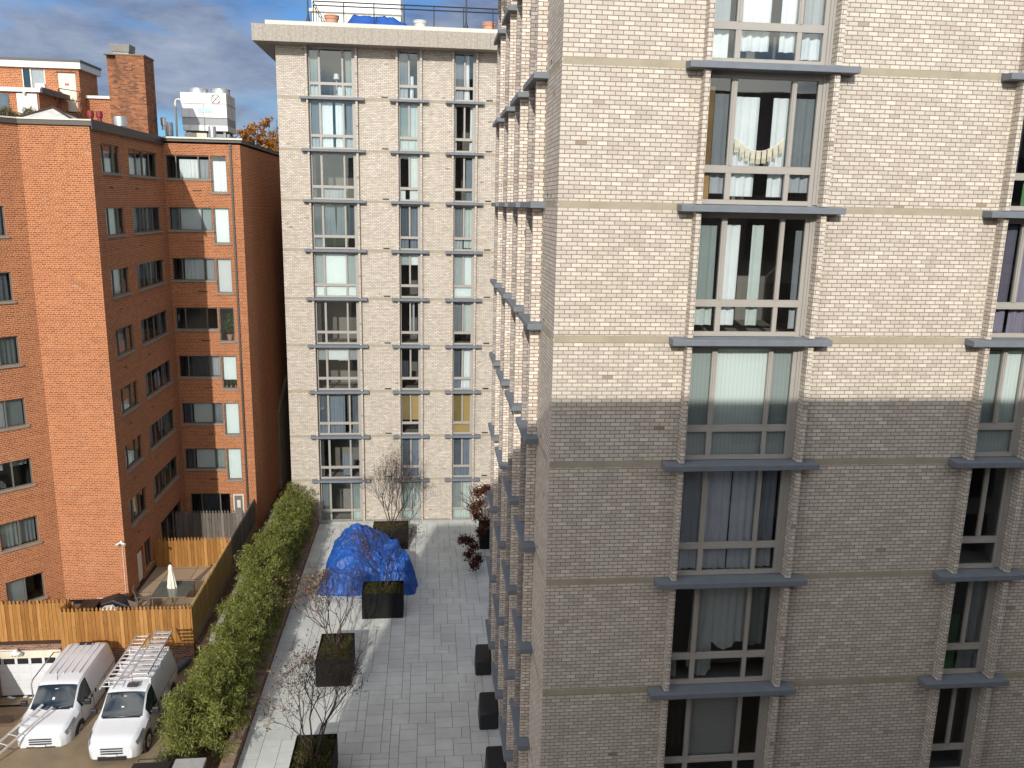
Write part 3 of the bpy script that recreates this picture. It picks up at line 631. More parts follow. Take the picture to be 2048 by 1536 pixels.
for i in range(1, 5): rl.tube([(-5.72,45+i*1.1,8.72),(-5.72,45+i*1.1,9.77)], 0.02, 6)
rl.build('roof_railing', iron, far)
lp = thing('lamp_post', (-5.97, 44.9, 8.72), 'tall black lamp post at the left corner of the roof railing', 'lamp post', 'lamp posts on the roof terrace')
b = MB(); b.lathe(-5.97,44.9,[(0.10,8.72),(0.09,8.9),(0.055,8.98),(0.06,9.05),(0.04,9.12),(0.035,11.6)],12); b.build('post', iron, lp, smooth=40)
b = MB(); b.lathe(-5.97,44.9,[(0.06,11.6),(0.19,11.68),(0.24,11.95),(0.17,12.2),(0.03,12.3)],14); b.build('lamp_globe', white_clay, lp, smooth=40)
copy_tree(lp, (1.93, 44.9, 8.72), 'tall black lamp post at the right part of the roof railing')
def pot(x, y, r, h, m, label):
    t = MB(); t.lathe(x, y, [(r*0.72,8.72),(r*0.90,8.72+h*0.62),(r*0.86,8.72+h*0.66),(r,8.72+h*0.70),(r*1.02,8.72+h*0.84),(r*0.94,8.72+h*0.86),(r*1.04,8.72+h*0.90),(r*1.05,8.72+h),(r*0.93,8.72+h),(r*0.9,8.72+h*0.9)], 24)
    tag(t.build('flower_pot', m, smooth=35), label, 'flower pot', 'flower pots on the roof terrace')
pot(-4.90, 45.75, 0.37, 0.55, terracotta, 'terracotta flower pot beside the white roof wall and blue tarpaulin')
pot(-0.41, 45.6, 0.34, 0.45, white_clay, 'whitewashed flower pot behind the roof railing')
pot(3.16, 45.6, 0.36, 0.5, terracotta, 'pale terracotta flower pot at the right end of the roof railing')
def cloth_heap(name, outline_fn, x0, x1, y0, y1, zb, nx_, ny_, seed):
    V = []; Fc = []
    for j in range(ny_+1):
        for i in range(nx_+1):
            x = x0+(x1-x0)*i/nx_; y = y0+(y1-y0)*j/ny_; V.append((x, y, zb+outline_fn(x, y)))
    keep = []
    for j in range(ny_):
        for i in range(nx_):
            q = j*(nx_+1)+i; c = (q, q+1, q+nx_+2, q+nx_+1)
            if max(V[k][2] for k in c) > zb+0.004: Fc.append(c)
    return np.array(V, dtype=np.float32), Fc
from mathutils import noise as MN
def fb(x, y, s, seed): return MN.fractal(Vector((x*s+seed, y*s, seed*0.7)), 0.9, 2.1, 4)
def roof_tarp(x, y):
    e = min(x+4.2, -0.75-x, y-45.2, 47.2-y); e = max(0, min(1, e/0.35)); s_ = 0.62 if x < -1.9 else 0.62-0.5*(x+1.9)/1.1
    return max(0, e)*(max(0.12, s_*0.85) + 0.13*(0.5-abs(fb(x, y, 1.4, 3))) + 0.05*fb(x, y, 4.2, 3))
V, Fc = cloth_heap('t', roof_tarp, -4.3, -0.7, 45.15, 47.3, 8.73, 60, 36, 1)
tag(build_arr('blue_tarpaulin', V, Fc, None, tarp_mat, smooth=60), 'small blue tarpaulin over furniture on the far block roof behind the railing', 'tarpaulin')
# ------------------------------------------------------------------ red brick building
YC, Y2, X1, X2, XF = 33.95, 42.7, -12.77, -9.12, -15.35
red = thing('red_brick_building', (X1, YC, -17.0), 'eight storey orange red brick apartment block on the left, stepped plan with a flat roof', 'building')
RT = 2.64; RB = -19.9; PK = 2.47
tops = [2.06 - PK*k for k in range(8)]
def plane(p0, th):
    """wall frame: u runs right seen from outside, n outwards; th = rotation of the wall (0 faces -Y)"""
    d = Vector((math.cos(th), math.sin(th), 0)); nn = Vector((math.sin(th), -math.cos(th), 0)); p = Vector((p0[0], p0[1], 0))
    return lambda u, n, z: tuple(p + d*u + nn*n + Vector((0, 0, z)))
def wall_open(mb, T, u0, u1, z0, z1, ops, depth=0.12):
    us = sorted(set([u0, u1] + [v for o in ops for v in o[:2]])); zs = sorted(set([z0, z1] + [v for o in ops for v in o[2:4]]))
    for a_, b_ in zip(us, us[1:]):
        run = None
        for c_, d_ in zip(zs, zs[1:]):
            inside = any(o[0] <= (a_+b_)/2 <= o[1] and o[2] <= (c_+d_)/2 <= o[3] for o in ops)
            if not inside:
                mb.face([T(a_,0,c_),T(b_,0,c_),T(b_,0,d_),T(a_,0,d_)])
    for a_, b_, c_, d_ in [o[:4] for o in ops]:
        mb.face([T(a_,0,c_),T(b_,0,c_),T(b_,-depth,c_),T(a_,-depth,c_)]); mb.face([T(a_,0,d_),T(a_,-depth,d_),T(b_,-depth,d_),T(b_,0,d_)])
        mb.face([T(a_,0,c_),T(a_,-depth,c_),T(a_,-depth,d_),T(a_,0,d_)]); mb.face([T(b_,0,c_),T(b_,0,d_),T(b_,-depth,d_),T(b_,-depth,c_)])
def red_window(T, th, u0, u1, z0, z1, mulls, segs, seed, sill=True, fm=None, screens=(), room=1.5, sd=0.055):
    """mulls: positions 0..1 of the vertical bars; screens: index of the darker panes"""
    loc = T(u0, 0, z0); W = u1-u0; Hh = z1-z0; mb = MB(); fw = 0.045
    mb.box(0, fw, 0.055, 0.12, 0, Hh); mb.box(W-fw, W, 0.055, 0.12, 0, Hh); mb.box(fw, W-fw, 0.056, 0.12, 0, fw); mb.box(fw, W-fw, 0.056, 0.12, Hh-fw, Hh)
    cs = [m*W for m in mulls]
    for c in cs: mb.box(c-0.024, c+0.024, 0.05, 0.118, fw, Hh-fw)
    wn = mb.build('window', fm or frame_br, red, origin=loc, local=True, rot=th)
    g_ = MB(); ed = [fw]+sum([[c-0.024, c+0.024] for c in cs], [])+[W-fw]
    for i, (p, q) in enumerate(zip(ed[0::2], ed[1::2])):
        g_.mat(1 if i in screens else 0); yy = 0.085+0.012*(i % 2); g_.face([(p,yy,fw),(q,yy,fw),(q,yy,Hh-fw),(p,yy,Hh-fw)])
    g_.build('glass', [glass_clear, glass_screen], wn, origin=ORG[wn.name], local=True)
    if sill:
        s_ = MB(); s_.box(-0.07, W+0.07, -sd, 0.10, -0.085, -0.002); s_.build('sill', sill_mat, wn, origin=ORG[wn.name], local=True, bevel=0.006)
    r_ = MB(); r_.box(-0.1, W+0.1, 0.125, room, -0.25, Hh+0.15, skip='f')
    r_.build('room', room_mat, wn, origin=ORG[wn.name], local=True)
    cloth(wn, segs, fw, W-fw, fw, Hh-fw, 0.17, seed)
    return wn
wl = MB()
# 45 degree wall at the left, front wall, shaded side wall, inner wall, deep side wall
T45 = plane((XF-9*0.70711, YC-9*0.70711), math.pi/4)
op45 = [(9-2.18, 9-0.76, t-1.12, t) for t in tops[1:]] + [(9-5.6, 9-4.2, t-1.12, t) for t in tops[1:]]
wall_open(wl, T45, 0, 9, RB, RT, op45)
TF = plane((XF, YC), 0); wall_open(wl, TF, 0, X1-XF, RB, RT, [])
TS = plane((X1, YC), math.pi/2)
opS = [(34.88-YC, 36.9-YC, t-1.12, t) for t in tops[:7]] + [(37.95-YC, 41.75-YC, t-1.12, t) for t in tops[:7]]
tb = tops[7]
opS += [(35.25-YC, 36.02-YC, -16.95, tb), (36.22-YC, 37.12-YC, -16.5, tb), (38.6-YC, 42.0-YC, -16.95, tb)]
wall_open(wl, TS, 0, Y2-YC, RB, RT, opS)
T2 = plane((X1, Y2), 0)
opI = []
for t in tops[:7]: opI += [(0.10, 2.17, t-1.12, t), (2.22, 2.97, t-1.73, t)]
opI += [(0.24, 2.30, -16.95, tb), (2.41, 2.98, -16.95, tb-0.05)]
wall_open(wl, T2, 0, X2-X1, RB, RT+0.03, opI)
TD = plane((X2, Y2), math.pi/2); wall_open(wl, TD, 0, 24, RB, RT+0.03, [])
wl.build('wall', brick_red, red)
# roof slab and fascia
fa = MB()
def fas(p, q, n, z0, z1, t=0.09):
    p = Vector((p[0], p[1], 0)); q = Vector((q[0], q[1], 0)); n = Vector(n); mb = fa
    mb.extrude([p+Vector((0,0,z0)), q+Vector((0,0,z0)), q+Vector((0,0,z1)), p+Vector((0,0,z1))], n*t)
d7 = 0.70711
fas((XF-9*d7, YC-9*d7), (XF, YC), (d7,-d7,0), RT-0.02, 2.80); fas((XF, YC), (X1+0.09, YC), (0,-1,0), RT-0.02, 2.80); fas((X1, YC), (X1, Y2-0.09), (1,0,0), RT-0.02, 2.80)
fas((X1+0.09, Y2), (X2+0.09, Y2), (0,-1,0), RT+0.05, 2.82); fas((X2, Y2), (X2, Y2+24), (1,0,0), RT+0.05, 2.82)
fa.build('roof_fascia', brown_metal, red)
fa = MB()
fas((XF-9*d7, YC-9*d7), (XF, YC), (d7,-d7,0), 2.80, 2.85, 0.12); fas((XF, YC), (X1+0.12, YC), (0,-1,0), 2.80, 2.85, 0.12)
fa.build('roof_flashing', cream_metal, red)
fa = MB(); fas((X1+0.11, Y2), (X2+0.14, Y2), (0,-1,0), 2.82, 2.90, 0.16)
fa.build('roof_flashing', cream_metal, red)
fa = MB(); fas((X1+0.09, YC-0.09), (X1+0.09, Y2-0.12), (1,0,0), 2.50, 2.86, 0.04); fas((X2, Y2), (X2, Y2+24), (1,0,0), 2.82, 2.85, 0.12); fa.build('roof_edge', iron, red)
r_ = MB(); r_.prism([(XF-9*d7, YC-9*d7), (XF, YC), (X1, YC), (X1, Y2), (X2, Y2), (X2, Y2+24), (-40, Y2+24), (-40, YC-9*d7)], 2.60, 2.78); r_.build('roof', roof_mat, red)
K_ = ['w','w','H','e','g','H','w']
for k, t in enumerate(tops):
    sd = 600+k*11
    if k >= 1:
        seg = {1:[(0.5,1,0,1,'e')],2:[(0.05,0.95,0,1,'e')],3:[(0,1,0,1,'g')],4:[(0.02,0.48,0,0.98,'H'),(0.52,0.98,0,0.98,'H')],5:[(0.0,0.3,0.72,1,'w'),(0.5,0.95,0.78,1,'w')],6:[(0.02,0.48,0,1,'g'),(0.52,0.98,0,1,'w')],7:[(0.02,0.5,0,1,'H')]}[k]
        red_window(T45, math.pi/4, 9-2.18, 9-0.76, t-1.12, t, [0.5], seg, sd, screens=(1,))
        red_window(T45, math.pi/4, 9-5.6, 9-4.2, t-1.12, t, [0.5], [(0.02,0.98,0,1,'w')], sd+1, screens=(1,))
    if k < 7:
        seg = {0:[(0.2,0.7,0,0.8,'w')],1:[(0.2,0.65,0,1,'H')],2:[(0.0,0.7,0.02,1,'w')],3:[(0.15,0.7,0.0,1,'e')],4:[(0.2,0.66,0.0,0.38,'H')],5:[(0.15,0.6,0.0,0.45,'w')],6:[(0.5,0.62,0,1,'t'),(0.1,0.45,0.0,0.9,'e')]}[k]
        red_window(TS, math.pi/2, 34.88-YC, 36.9-YC, t-1.12, t, [0.2, 0.68], seg, sd+2, screens=(2,), sd=0.07)
        seg = {0:[(0.02,0.28,0,0.8,'w'),(0.52,0.72,0,0.8,'w')],1:[(0.02,0.26,0,1,'g'),(0.5,0.7,0.0,1,'e')],2:[(0.03,0.24,0,1,'e'),(0.5,0.7,0.0,1,'g')],3:[(0.02,0.24,0,1,'e'),(0.76,0.97,0,1,'e')],4:[(0.02,0.24,0,1,'e'),(0.5,0.7,0,0.7,'l'),(0.76,0.97,0,1,'e')],5:[(0.02,0.25,0,1,'e'),(0.52,0.68,0.3,1,'w'),(0.76,0.97,0,1,'e')],6:[(0.02,0.23,0,1,'g'),(0.52,0.66,0,1,'e')]}[k]
        red_window(TS, math.pi/2, 37.95-YC, 41.75-YC, t-1.12, t, [0.27, 0.5, 0.73], seg, sd+3, screens=(1, 3), sd=0.07)
        seg = {0:[(0.28,0.98,0,0.86,'w')],1:[(0.02,0.22,0,1,'e'),(0.24,0.98,0,1,'H')],2:[(0.26,0.76,0,1,'w'),(0.78,0.98,0,1,'G')],3:[(0.01,0.05,0.35,0.65,'w')],4:[(0.27,0.74,0,1,'k'),(0.76,0.98,0,1,'w')],5:[(0.02,0.22,0,1,'b'),(0.26,0.73,0,1,'H'),(0.76,0.98,0,1,'e')],6:[(0.02,0.22,0,1,'b'),(0.26,0.73,0,1,'H'),(0.76,0.98,0,1,'g')]}[k]
        red_window(T2, 0, 0.10, 2.17, t-1.12, t, [0.23, 0.74], seg, sd+4, screens=(0, 2))
        seg = {0:[(0.02,0.98,0,0.88,'w')],1:[(0.01,0.99,0,1,'H')],2:[(0.01,0.99,0,1,'G')],3:[],4:[(0.02,0.98,0.25,1,'H')],5:[(0.01,0.99,0,1,'H')],6:[(0.01,0.99,0,1,'H')]}[k]
        red_window(T2, 0, 2.22, 2.97, t-1.73, t, [], seg, sd+5)
    else:
        red_window(T2, 0, 0.24, 2.30, -16.95, t, [0.28, 0.74], [(0.3,0.72,0.0,0.95,'k')], sd, sill=False, screens=(0, 2))
        red_window(TS, math.pi/2, 36.22-YC, 37.12-YC, -16.5, t, [0.5], [], sd+1)
        red_window(TS, math.pi/2, 38.6-YC, 42.0-YC, -16.95, t, [0.33, 0.62], [], sd+2, sill=False)
dr = MB(); dr.box(X1-0.12, X1-0.07, 35.25, 36.02, -16.95, tb-0.005); dr.build('door', plain('brick_red_door', (0.20,0.055,0.03), 0.6), red)
dr = MB(); dr.box(X1-0.07, X1-0.05, 35.38, 35.9, -16.75, tb-0.2); dr.build('door_panel', white_paint, red)
dr = MB(); dr.box(X1+2.41, X1+2.98, Y2+0.05, Y2+0.10, -16.95, tb-0.055); dd = dr.build('door', cream_metal, red)
dr = MB(); dr.box(X1+2.49, X1+2.90, Y2+0.035, Y2+0.05, -16.75, tb-0.15); dr.build('door_panel', frame_br, dd)
dr = MB(); dr.box(X1+2.62, X1+2.80, Y2+0.02, Y2+0.035, -16.05, tb-0.40); dr.box(X1+2.655, X1+2.765, Y2+0.012, Y2+0.02, -16.0, tb-0.45); dr.build('door_window', galv_w, dd)
for t in tops[:7]:
    for q in ((X1+1.29, X1+1.76, Y2-0.004, Y2+0.03, t-1.69, t-1.65), (X1-0.03, X1+0.004, 35.5, 35.9, t-1.70, t-1.66), (X1-0.03, X1+0.004, 38.5, 38.9, t-1.70, t-1.66)):
        MB().box(*q).build('vent_slot', black_mat, red)
ds = MB(); ds.box(-9.62, -9.53, Y2-0.09, Y2-0.005, -8.2, 2.62); ds.tube([(-9.575,Y2-0.05,-8.2),(-9.575,Y2-0.05,-16.3)], 0.055, 8); ds.build('downspout', brown_metal, red)
sb = MB(); sb.extrude([(X2+0.003,49.2,-20),(X2+0.003,64,-20),(X2+0.003,64,-10.2),(X2+0.003,52.5,-11.0),(X2+0.003,49.2,-12.6)], (0.16,0,0)); sb.build('stucco_panel', stucco, red)
fl = MB(); fl.lathe(X1-0.10,YC-0.08,[(0.03,-14.28),(0.055,-14.25),(0.055,-14.16),(0.03,-14.12)],12)
fl.tube([(X1-0.12,YC-0.10,-14.19),(X1-0.27,YC-0.22,-14.26)], [0.03,0.065], 10); fl.tube([(X1-0.08,YC-0.10,-14.19),(X1+0.08,YC-0.22,-14.24)], [0.03,0.065], 10)
fl.build('floodlight', white_paint, red, smooth=40)
cd = MB(); cd.tube([(X1-0.10,YC-0.02,-14.28),(X1-0.10,YC-0.02,-16.6),(X1-0.2,YC-0.02,-16.72),(X1-1.3,YC-0.02,-16.74)], 0.014, 6); cd.build('conduit', cream_metal, red)
pb = MB(); pb.box(XF-3, X1+0.02, YC-0.04, YC-0.002, -17.0, -16.78); pb.box(X1+0.002, X1+0.05, YC-0.04, YC+9, -17.0, -16.82, skip='')
pb.build('damp_course', iron, red)
# penthouses, low wall and chimney on the roof
YP = 43.0
pt = MB()
TP = plane((-24, YP), 0); wall_open(pt, TP, 0, 7.56, 2.7, 5.86, [(24-19.02, 24-17.98, 5.0-0.02, 5.82), (24-17.42, 24-16.62, 3.90, 5.69)])
wall_open(pt, plane((-16.44, YP), math.pi/2), 0, 2.2, 2.7, 5.86, [])
ph = pt.build('penthouse', brick_red, red)
MB().prism([(-24,40.0),(-17.06,40.0),(-17.06,42.99),(-17.4,42.99),(-17.4,40.3),(-24,40.3)],2.7,4.42).build('penthouse', brick_red, red)
MB().box(-16.43, -14.6, 43.6, 43.9, 2.7, 4.62).build('parapet', brick_red, red)
MB().box(-24, -16.30, YP-0.15, YP+2.4, 5.87, 6.16).build('white_fascia', white_paint, red); MB().box(-24, -16.93, 39.86, YP-0.16, 4.43, 4.60).build('white_fascia', white_paint, red); MB().box(-16.42, -14.5, 43.5, 43.95, 4.63, 4.76).build('white_fascia', white_paint, red)
MB().box(-24, -16.27, YP-0.18, YP+2.43, 6.161, 6.27).build('roof_trim', brown_metal, red); MB().box(-16.90, -16.86, 39.9, YP-0.17, 4.42, 4.66).build('roof_trim', brown_metal, red)
pd = MB(); pd.box(-17.42, -16.62, YP+0.03, YP+0.08, 3.90, 5.69); pdo = pd.build('roof_door', worn_white, red)
b = MB(); b.box(-17.13, -16.94, YP+0.022, YP+0.03, 5.12, 5.22); b.build('door_notice', plain('faded_red_notice', (0.42,0.10,0.10), 0.7, 0.35, 30), pdo)
b = MB(); b.lathe(-17.33, YP+0.0, [(0.03,4.78),(0.045,4.80),(0.03,4.83)], 10); b.build('door_knob', iron, pdo)
b = MB(); b.box(-17.45, -16.59, YP-0.02, YP+0.029, 5.69, 5.73); b.build('door_head', rust, pdo)
pd = MB(); pd.box(-17.97, -17.12, 39.93, 39.99, 2.8, 4.36); pd.build('roof_door', white_paint, red)
b = MB(); b.tube([(-17.6,39.9,4.40),(-17.6,39.8,4.36)], 0.06, 8); b.build('roof_lamp', white_paint, red)
wn = MB(); wn.box(-19.02,-18.97,YP+0.02,YP+0.1,4.98,5.82); wn.box(-18.66,-18.6,YP+0.02,YP+0.1,4.98,5.82); wn.box(-18.02,-17.98,YP+0.02,YP+0.1,4.98,5.82); wn = wn.build('window', cream_metal, red)
b = MB(); b.face([(-18.97,YP+0.07,4.98),(-18.66,YP+0.07,4.98),(-18.66,YP+0.07,5.82),(-18.97,YP+0.07,5.82)]); b.mat(1); b.face([(-18.6,YP+0.06,4.98),(-18.02,YP+0.06,4.98),(-18.02,YP+0.06,5.82),(-18.6,YP+0.06,5.82)]); b.build('glass', [van_glass, plain('pale_glass', (0.30,0.33,0.34), 0.12, 0.15)], wn)
b = MB(); b.box(-18.42,-18.0,YP-0.1,YP+0.05,4.95,5.16); b.build('window_air_conditioner', white_paint, wn)
b = MB(); b.box(-19.4, -18.33, 39.97, 40.0, 3.0, 4.33); b.build('window', plain('slate_glass', (0.10,0.13,0.15), 0.1, 0.2), red)
ch = MB(); ch.box(-14.04, -12.82, 41.0, 42.4, 2.7, 6.27); ch.box(-14.52, -14.041, 41.25, 42.3, 2.7, 6.25); cho = ch.build('chimney', brick('chimney_brick', (0.34,0.135,0.06),(0.24,0.085,0.04),(0.10,0.042,0.025),(0.30,0.17,0.10),0.2,0.0755,ms=0.0085,header=True,stain=1.0,stain_col=(0.045,0.03,0.024)), red)
b = MB(); b.box(-14.56,-12.78,40.97,42.43,6.27,6.33); b.build('chimney_cap', stucco, cho)
b = MB(); b.box(-14.25,-13.55,41.3,42.0,6.33,6.45); b.extrude([(-14.28,41.25,6.45),(-13.52,41.25,6.45),(-13.46,41.2,6.78),(-14.34,41.2,6.78)],(0,0.8,0)); b.build('flue', alu_grey, cho)
sk = MB(); cx_, cy_ = -15.0, 36.3
sk.mat(0)
for q in ([(-16.3,35.3),(-13.7,35.3)],[(-13.7,35.3),(-13.7,37.4)],[(-13.7,37.4),(-16.3,37.4)],[(-16.3,37.4),(-16.3,35.3)]):
    sk.face([(q[0][0],q[0][1],2.82),(q[1][0],q[1][1],2.82),(-15.0,36.35,3.45)])
sko = sk.build('skylight', plain('skylight_plastic', (0.55,0.54,0.50), 0.5, 0.25, 3.0), red)
b = MB()
for q in ((-16.3,35.3),(-13.7,35.3),(-13.7,37.4),(-16.3,37.4)): b.tube([(q[0],q[1],2.84),(-15.0,36.35,3.47)], 0.05, 6)
b.build('skylight_bar', rust, sko)
st = MB()
for i in range(5): st.box(-17.45, -16.4, 42.75-0.28*i-0.25, 42.75-0.28*i, 3.86-0.2*i, 3.90-0.2*i)
for x in (-17.45, -16.42): st.tube([(x,42.9,3.88),(x,41.4,2.82)], 0.04, 6)
sto = st.build('roof_steps', rust, red)
b = MB(); b.tube([(-16.45,42.9,3.9),(-16.45,42.9,4.85),(-16.95,41.9,4.85),(-17.3,41.2,3.3)],0.025,6); b.tube([(-16.45,42.9,4.4),(-16.95,41.9,4.4),(-17.15,41.4,3.3)],0.02,6); b.tube([(-16.95,41.9,4.85),(-16.95,41.9,3.4)],0.02,6); b.build('roof_handrail', rust, red)

# things standing on the red roof
ct = thing('cooling_tower', (-11.4, 46.0, 2.8), 'big silver twin fan cooling tower on the red brick roof', 'cooling tower')
b = MB(); b.box(-12.70,-10.40,46.0,48.0,4.12,5.35); b.box(-12.66,-10.40,46.03,47.98,3.46,3.75); b.build('casing', galv_w, ct, bevel=0.02)
b = MB(); b.box(-12.68,-10.41,46.05,47.97,3.75,4.12); b.build('air_louvre', louvre, ct)
b = MB(); b.box(-12.72,-10.38,45.985,48.0,4.80,4.825); b.box(-11.58,-11.55,45.988,46.0,3.46,4.80); b.build('panel_seam', alu_grey, ct)
for x in (-12.0, -10.86):
    b = MB(); b.lathe(x,46.9,[(0.46,5.35),(0.46,5.58),(0.49,5.60),(0.49,5.63),(0.43,5.63),(0.43,5.40)],24); b.build('fan_cowl', galv, ct, smooth=40)
b = MB(); b.tube([(-10.93+0.22*math.cos(i*math.pi/12),45.98,5.05+0.22*math.sin(i*math.pi/12)) for i in range(25)],0.012,5,cap=False)
for a_ in (0.8,2.36): b.tube([(-10.93-0.28*math.cos(a_),45.98,5.05-0.28*math.sin(a_)),(-10.93+0.28*math.cos(a_),45.98,5.05+0.28*math.sin(a_))],0.012,5)
b.build('fan_guard', alu_grey, ct)
b = MB(); b.box(-11.85,-11.12,45.986,45.999,4.36,4.60); b.build('faded_panel', plain('faded_blue_panel',(0.42,0.56,0.60),0.6,0.15,7), ct)
for x in (-12.5,-10.6):
    for y in (46.2,47.7): MB().box(x-0.06,x+0.06,y-0.06,y+0.06,2.82,3.46).build('support_leg', alu_grey, ct)
MB().box(-12.66,-10.4,46.28,46.4,3.2,3.32).build('support_beam', alu_grey, ct)
MB().box(-12.5,-11.4,45.7,45.95,3.08,3.33).build('drain_pan', worn_white, ct)
b = MB(); b.tube([(-12.72,46.3,4.98),(-12.9,46.3,5.03),(-13.0,46.3,4.98),(-13.04,46.3,4.85),(-13.06,46.3,3.0)],0.055,8); b.build('feed_pipe', worn_white, ct, smooth=60)
def vent(x, y, z0, r, h, m, label, name='roof_vent'):
    b = MB(); b.lathe(x,y,[(r*0.7,z0),(r*0.7,z0+h*0.35),(r,z0+h*0.36),(r*1.02,z0+h*0.7),(r,z0+h),(r*0.85,z0+h*1.02),(r*0.2,z0+h*1.04)],16)
    return tag(b.build(name, m, smooth=40), label, 'roof vent', 'vents on the red brick roof')
vent(-13.32,45.9,2.8,0.20,1.0,galv,'round silver vent between the chimney and the cooling tower')
vent(-10.99,45.2,2.8,0.19,0.82,galv,'round silver vent in front of the cooling tower')
vent(-13.35,39.0,2.8,0.27,0.62,galv,'wide silver vent in front of the chimney')
vent(-13.6,46.6,2.8,0.11,0.95,white_paint,'slim white vent pipe just right of the chimney')
vent(-12.6,42.6,3.2,0.13,0.55,galv,'small silver vent on the right flank of the chimney')
for i, (x, y) in enumerate(((-14.05,37.6),(-13.75,37.75))):
    b = MB(); b.lathe(x,y,[(0.09,2.8),(0.09,3.25),(0.13,3.26),(0.13,3.5),(0.05,3.52)],14); tag(b.build('standpipe', red_paint, smooth=40), 'red standpipe cap on the roof edge beside the skylight', 'standpipe', 'red standpipe pair on the roof')
d_ = MB(); d_.box(-13.2,-12.2,46.8,48.5,2.8,3.15); d_.tube([(-13.1,45.6,2.9),(-12.3,45.5,3.0),(-11.6,45.4,2.95)],0.06,8); d_.tube([(-10.9,45.5,2.85),(-10.2,46.0,3.15),(-10.2,46.0,2.8)],0.07,8); d_.box(-10.95,-9.9,45.9,46.0,2.85,3.0)
tag(d_.build('roof_ductwork', roof_mat), 'low dark ducts and pipes lying round the cooling tower', 'ductwork')

def leaf_cloud(name, centres, radii, n, size, mat, parent=None, seed=0, kind=None, flat=0.6, aspect=2.2, shell=0.45, zmin=None, label=None, cat=None, origin=None, droop=0.0):
    """small leaf quads scattered through clumps"""
    g_ = np.random.default_rng(seed); C_ = np.array(centres, float); Rr = np.array(radii, float)
    wgt = (Rr.prod(axis=1) if Rr.ndim > 1 else Rr**3)**0.72; idx = g_.choice(len(C_), n, p=wgt/wgt.sum())
    d = g_.normal(size=(n,3)); d /= np.linalg.norm(d,axis=1)[:,None]; rr = (shell+(1-shell)*g_.random(n))**(1/1.0) * g_.choice([1.0,1.0,0.75],n)
    P = C_[idx] + d*rr[:,None]*(Rr[idx] if Rr.ndim > 1 else Rr[idx][:,None])
    if zmin is not None: P[:,2] = np.maximum(P[:,2], zmin)
    return quads_at(name, P, size, mat, parent, g_, aspect, origin, kind, label, cat, droop)
def quads_at(name, P, size, mat, parent, g_, aspect=2.2, origin=None, kind=None, label=None, cat=None, droop=0.0):
    n = len(P); ax = g_.normal(size=(n,3)); ax[:,2] -= droop; ax /= np.linalg.norm(ax,axis=1)[:,None]; t = g_.normal(size=(n,3)); bx = np.cross(ax,t); bx /= np.linalg.norm(bx,axis=1)[:,None]
    s_ = size*g_.uniform(0.65,1.35,n)[:,None]; a_ = ax*s_; b_ = bx*s_/aspect
    V = np.empty((n,4,3)); V[:,0] = P-a_*0.5; V[:,1] = P+b_*0.5; V[:,2] = P+a_*0.5; V[:,3] = P-b_*0.5
    Fq = np.arange(n*4).reshape(n,4)
    o = build_arr(name, V.reshape(-1,3).astype(np.float32), Fq.tolist(), None, mat, parent, origin)
    return tag(o, label, cat, None, kind)
pl = thing('roof_planting', (-17.3, 38.0, 2.8), 'low grassy shrubs growing along the left edge of the red brick roof', 'planting')
gg = random.Random(5)
cs = [(-19.5+0.25*i, 37.4+gg.uniform(-.3,.5), 3.05+gg.uniform(0,.25)) for i in range(15)]
leaf_cloud('foliage', cs, [(0.34,0.34,0.30)]*15, 5600, 0.20, grass_leaf, pl, 3, aspect=7, zmin=2.8)
b = MB(); b.box(-19.8,-15.8,37.0,38.1,2.78,2.86); b.build('planting_bed', soil_mat, pl)

# ------------------------------------------------------------------ trees behind
def branch_tree(mb, p, d, L_, r, depth, rg, tips, spread=0.6, n=5, up=0.15, split=(2,3), shrink=0.74, wob=0.12):
    p = Vector(p); d = Vector(d).normalized(); pts = [p.copy()]; rad = [r]; k = 3
    for i in range(k):
        d = (d + Vector((rg.uniform(-1,1), rg.uniform(-1,1), rg.uniform(-0.6,1)))*wob + Vector((0,0,up*0.2))).normalized(); p = p + d*(L_/k); pts.append(p.copy()); rad.append(r*(1-0.32*(i+1)/k))
        if depth <= 2: tips.append((tuple(p), depth))
    mb.tube(pts, rad, n if depth > 2 else (4 if depth > 1 else 3), cap=(depth <= 1))
    if depth <= 0: tips.append((tuple(p), 0)); return
    m = rg.randint(*split)
    for i in range(m):
        a_ = rg.uniform(0, 2*math.pi); s_ = rg.uniform(0.5, 1.0)*spread; o = d.orthogonal().normalized(); q = d.cross(o)
        nd = d + (o*math.cos(a_)+q*math.sin(a_))*s_ + Vector((0,0,up)); branch_tree(mb, p, nd, L_*shrink*rg.uniform(0.8,1.15), r*0.66*(0.9 if i else 1.05), depth-1, rg, tips, spread, n, up, split, shrink, wob)
ot = thing('autumn_tree', (-12.6, 75, -17.5), 'orange autumn tree rising behind the red brick block', 'tree')
mb = MB(); tips = []; rg = random.Random(12)
mb.tube([(-12.2,75,-17.5),(-12.1,75,-12),(-12.3,75,-5.8)], [0.42,0.36,0.28], 10)
for k in range(7): branch_tree(mb, (-12.3,75,-6.0+0.25*k), (math.cos(k*2.4)*0.40, math.sin(k*2.4)*0.40, 1), 3.9-0.15*k, 0.16, 5, rg, tips, 0.5, 6, 0.10, (2,3), 0.70)
mb.build('trunk', bark_dark, ot, smooth=60)
cc = [t[0] for t in tips if t[1] <= 2]; rg.shuffle(cc); cc = cc[:900]
leaf_cloud('crown', cc, [0.40]*len(cc), 15000, 0.22, autumn_leaf, ot, 8, aspect=1.5, shell=0.15)
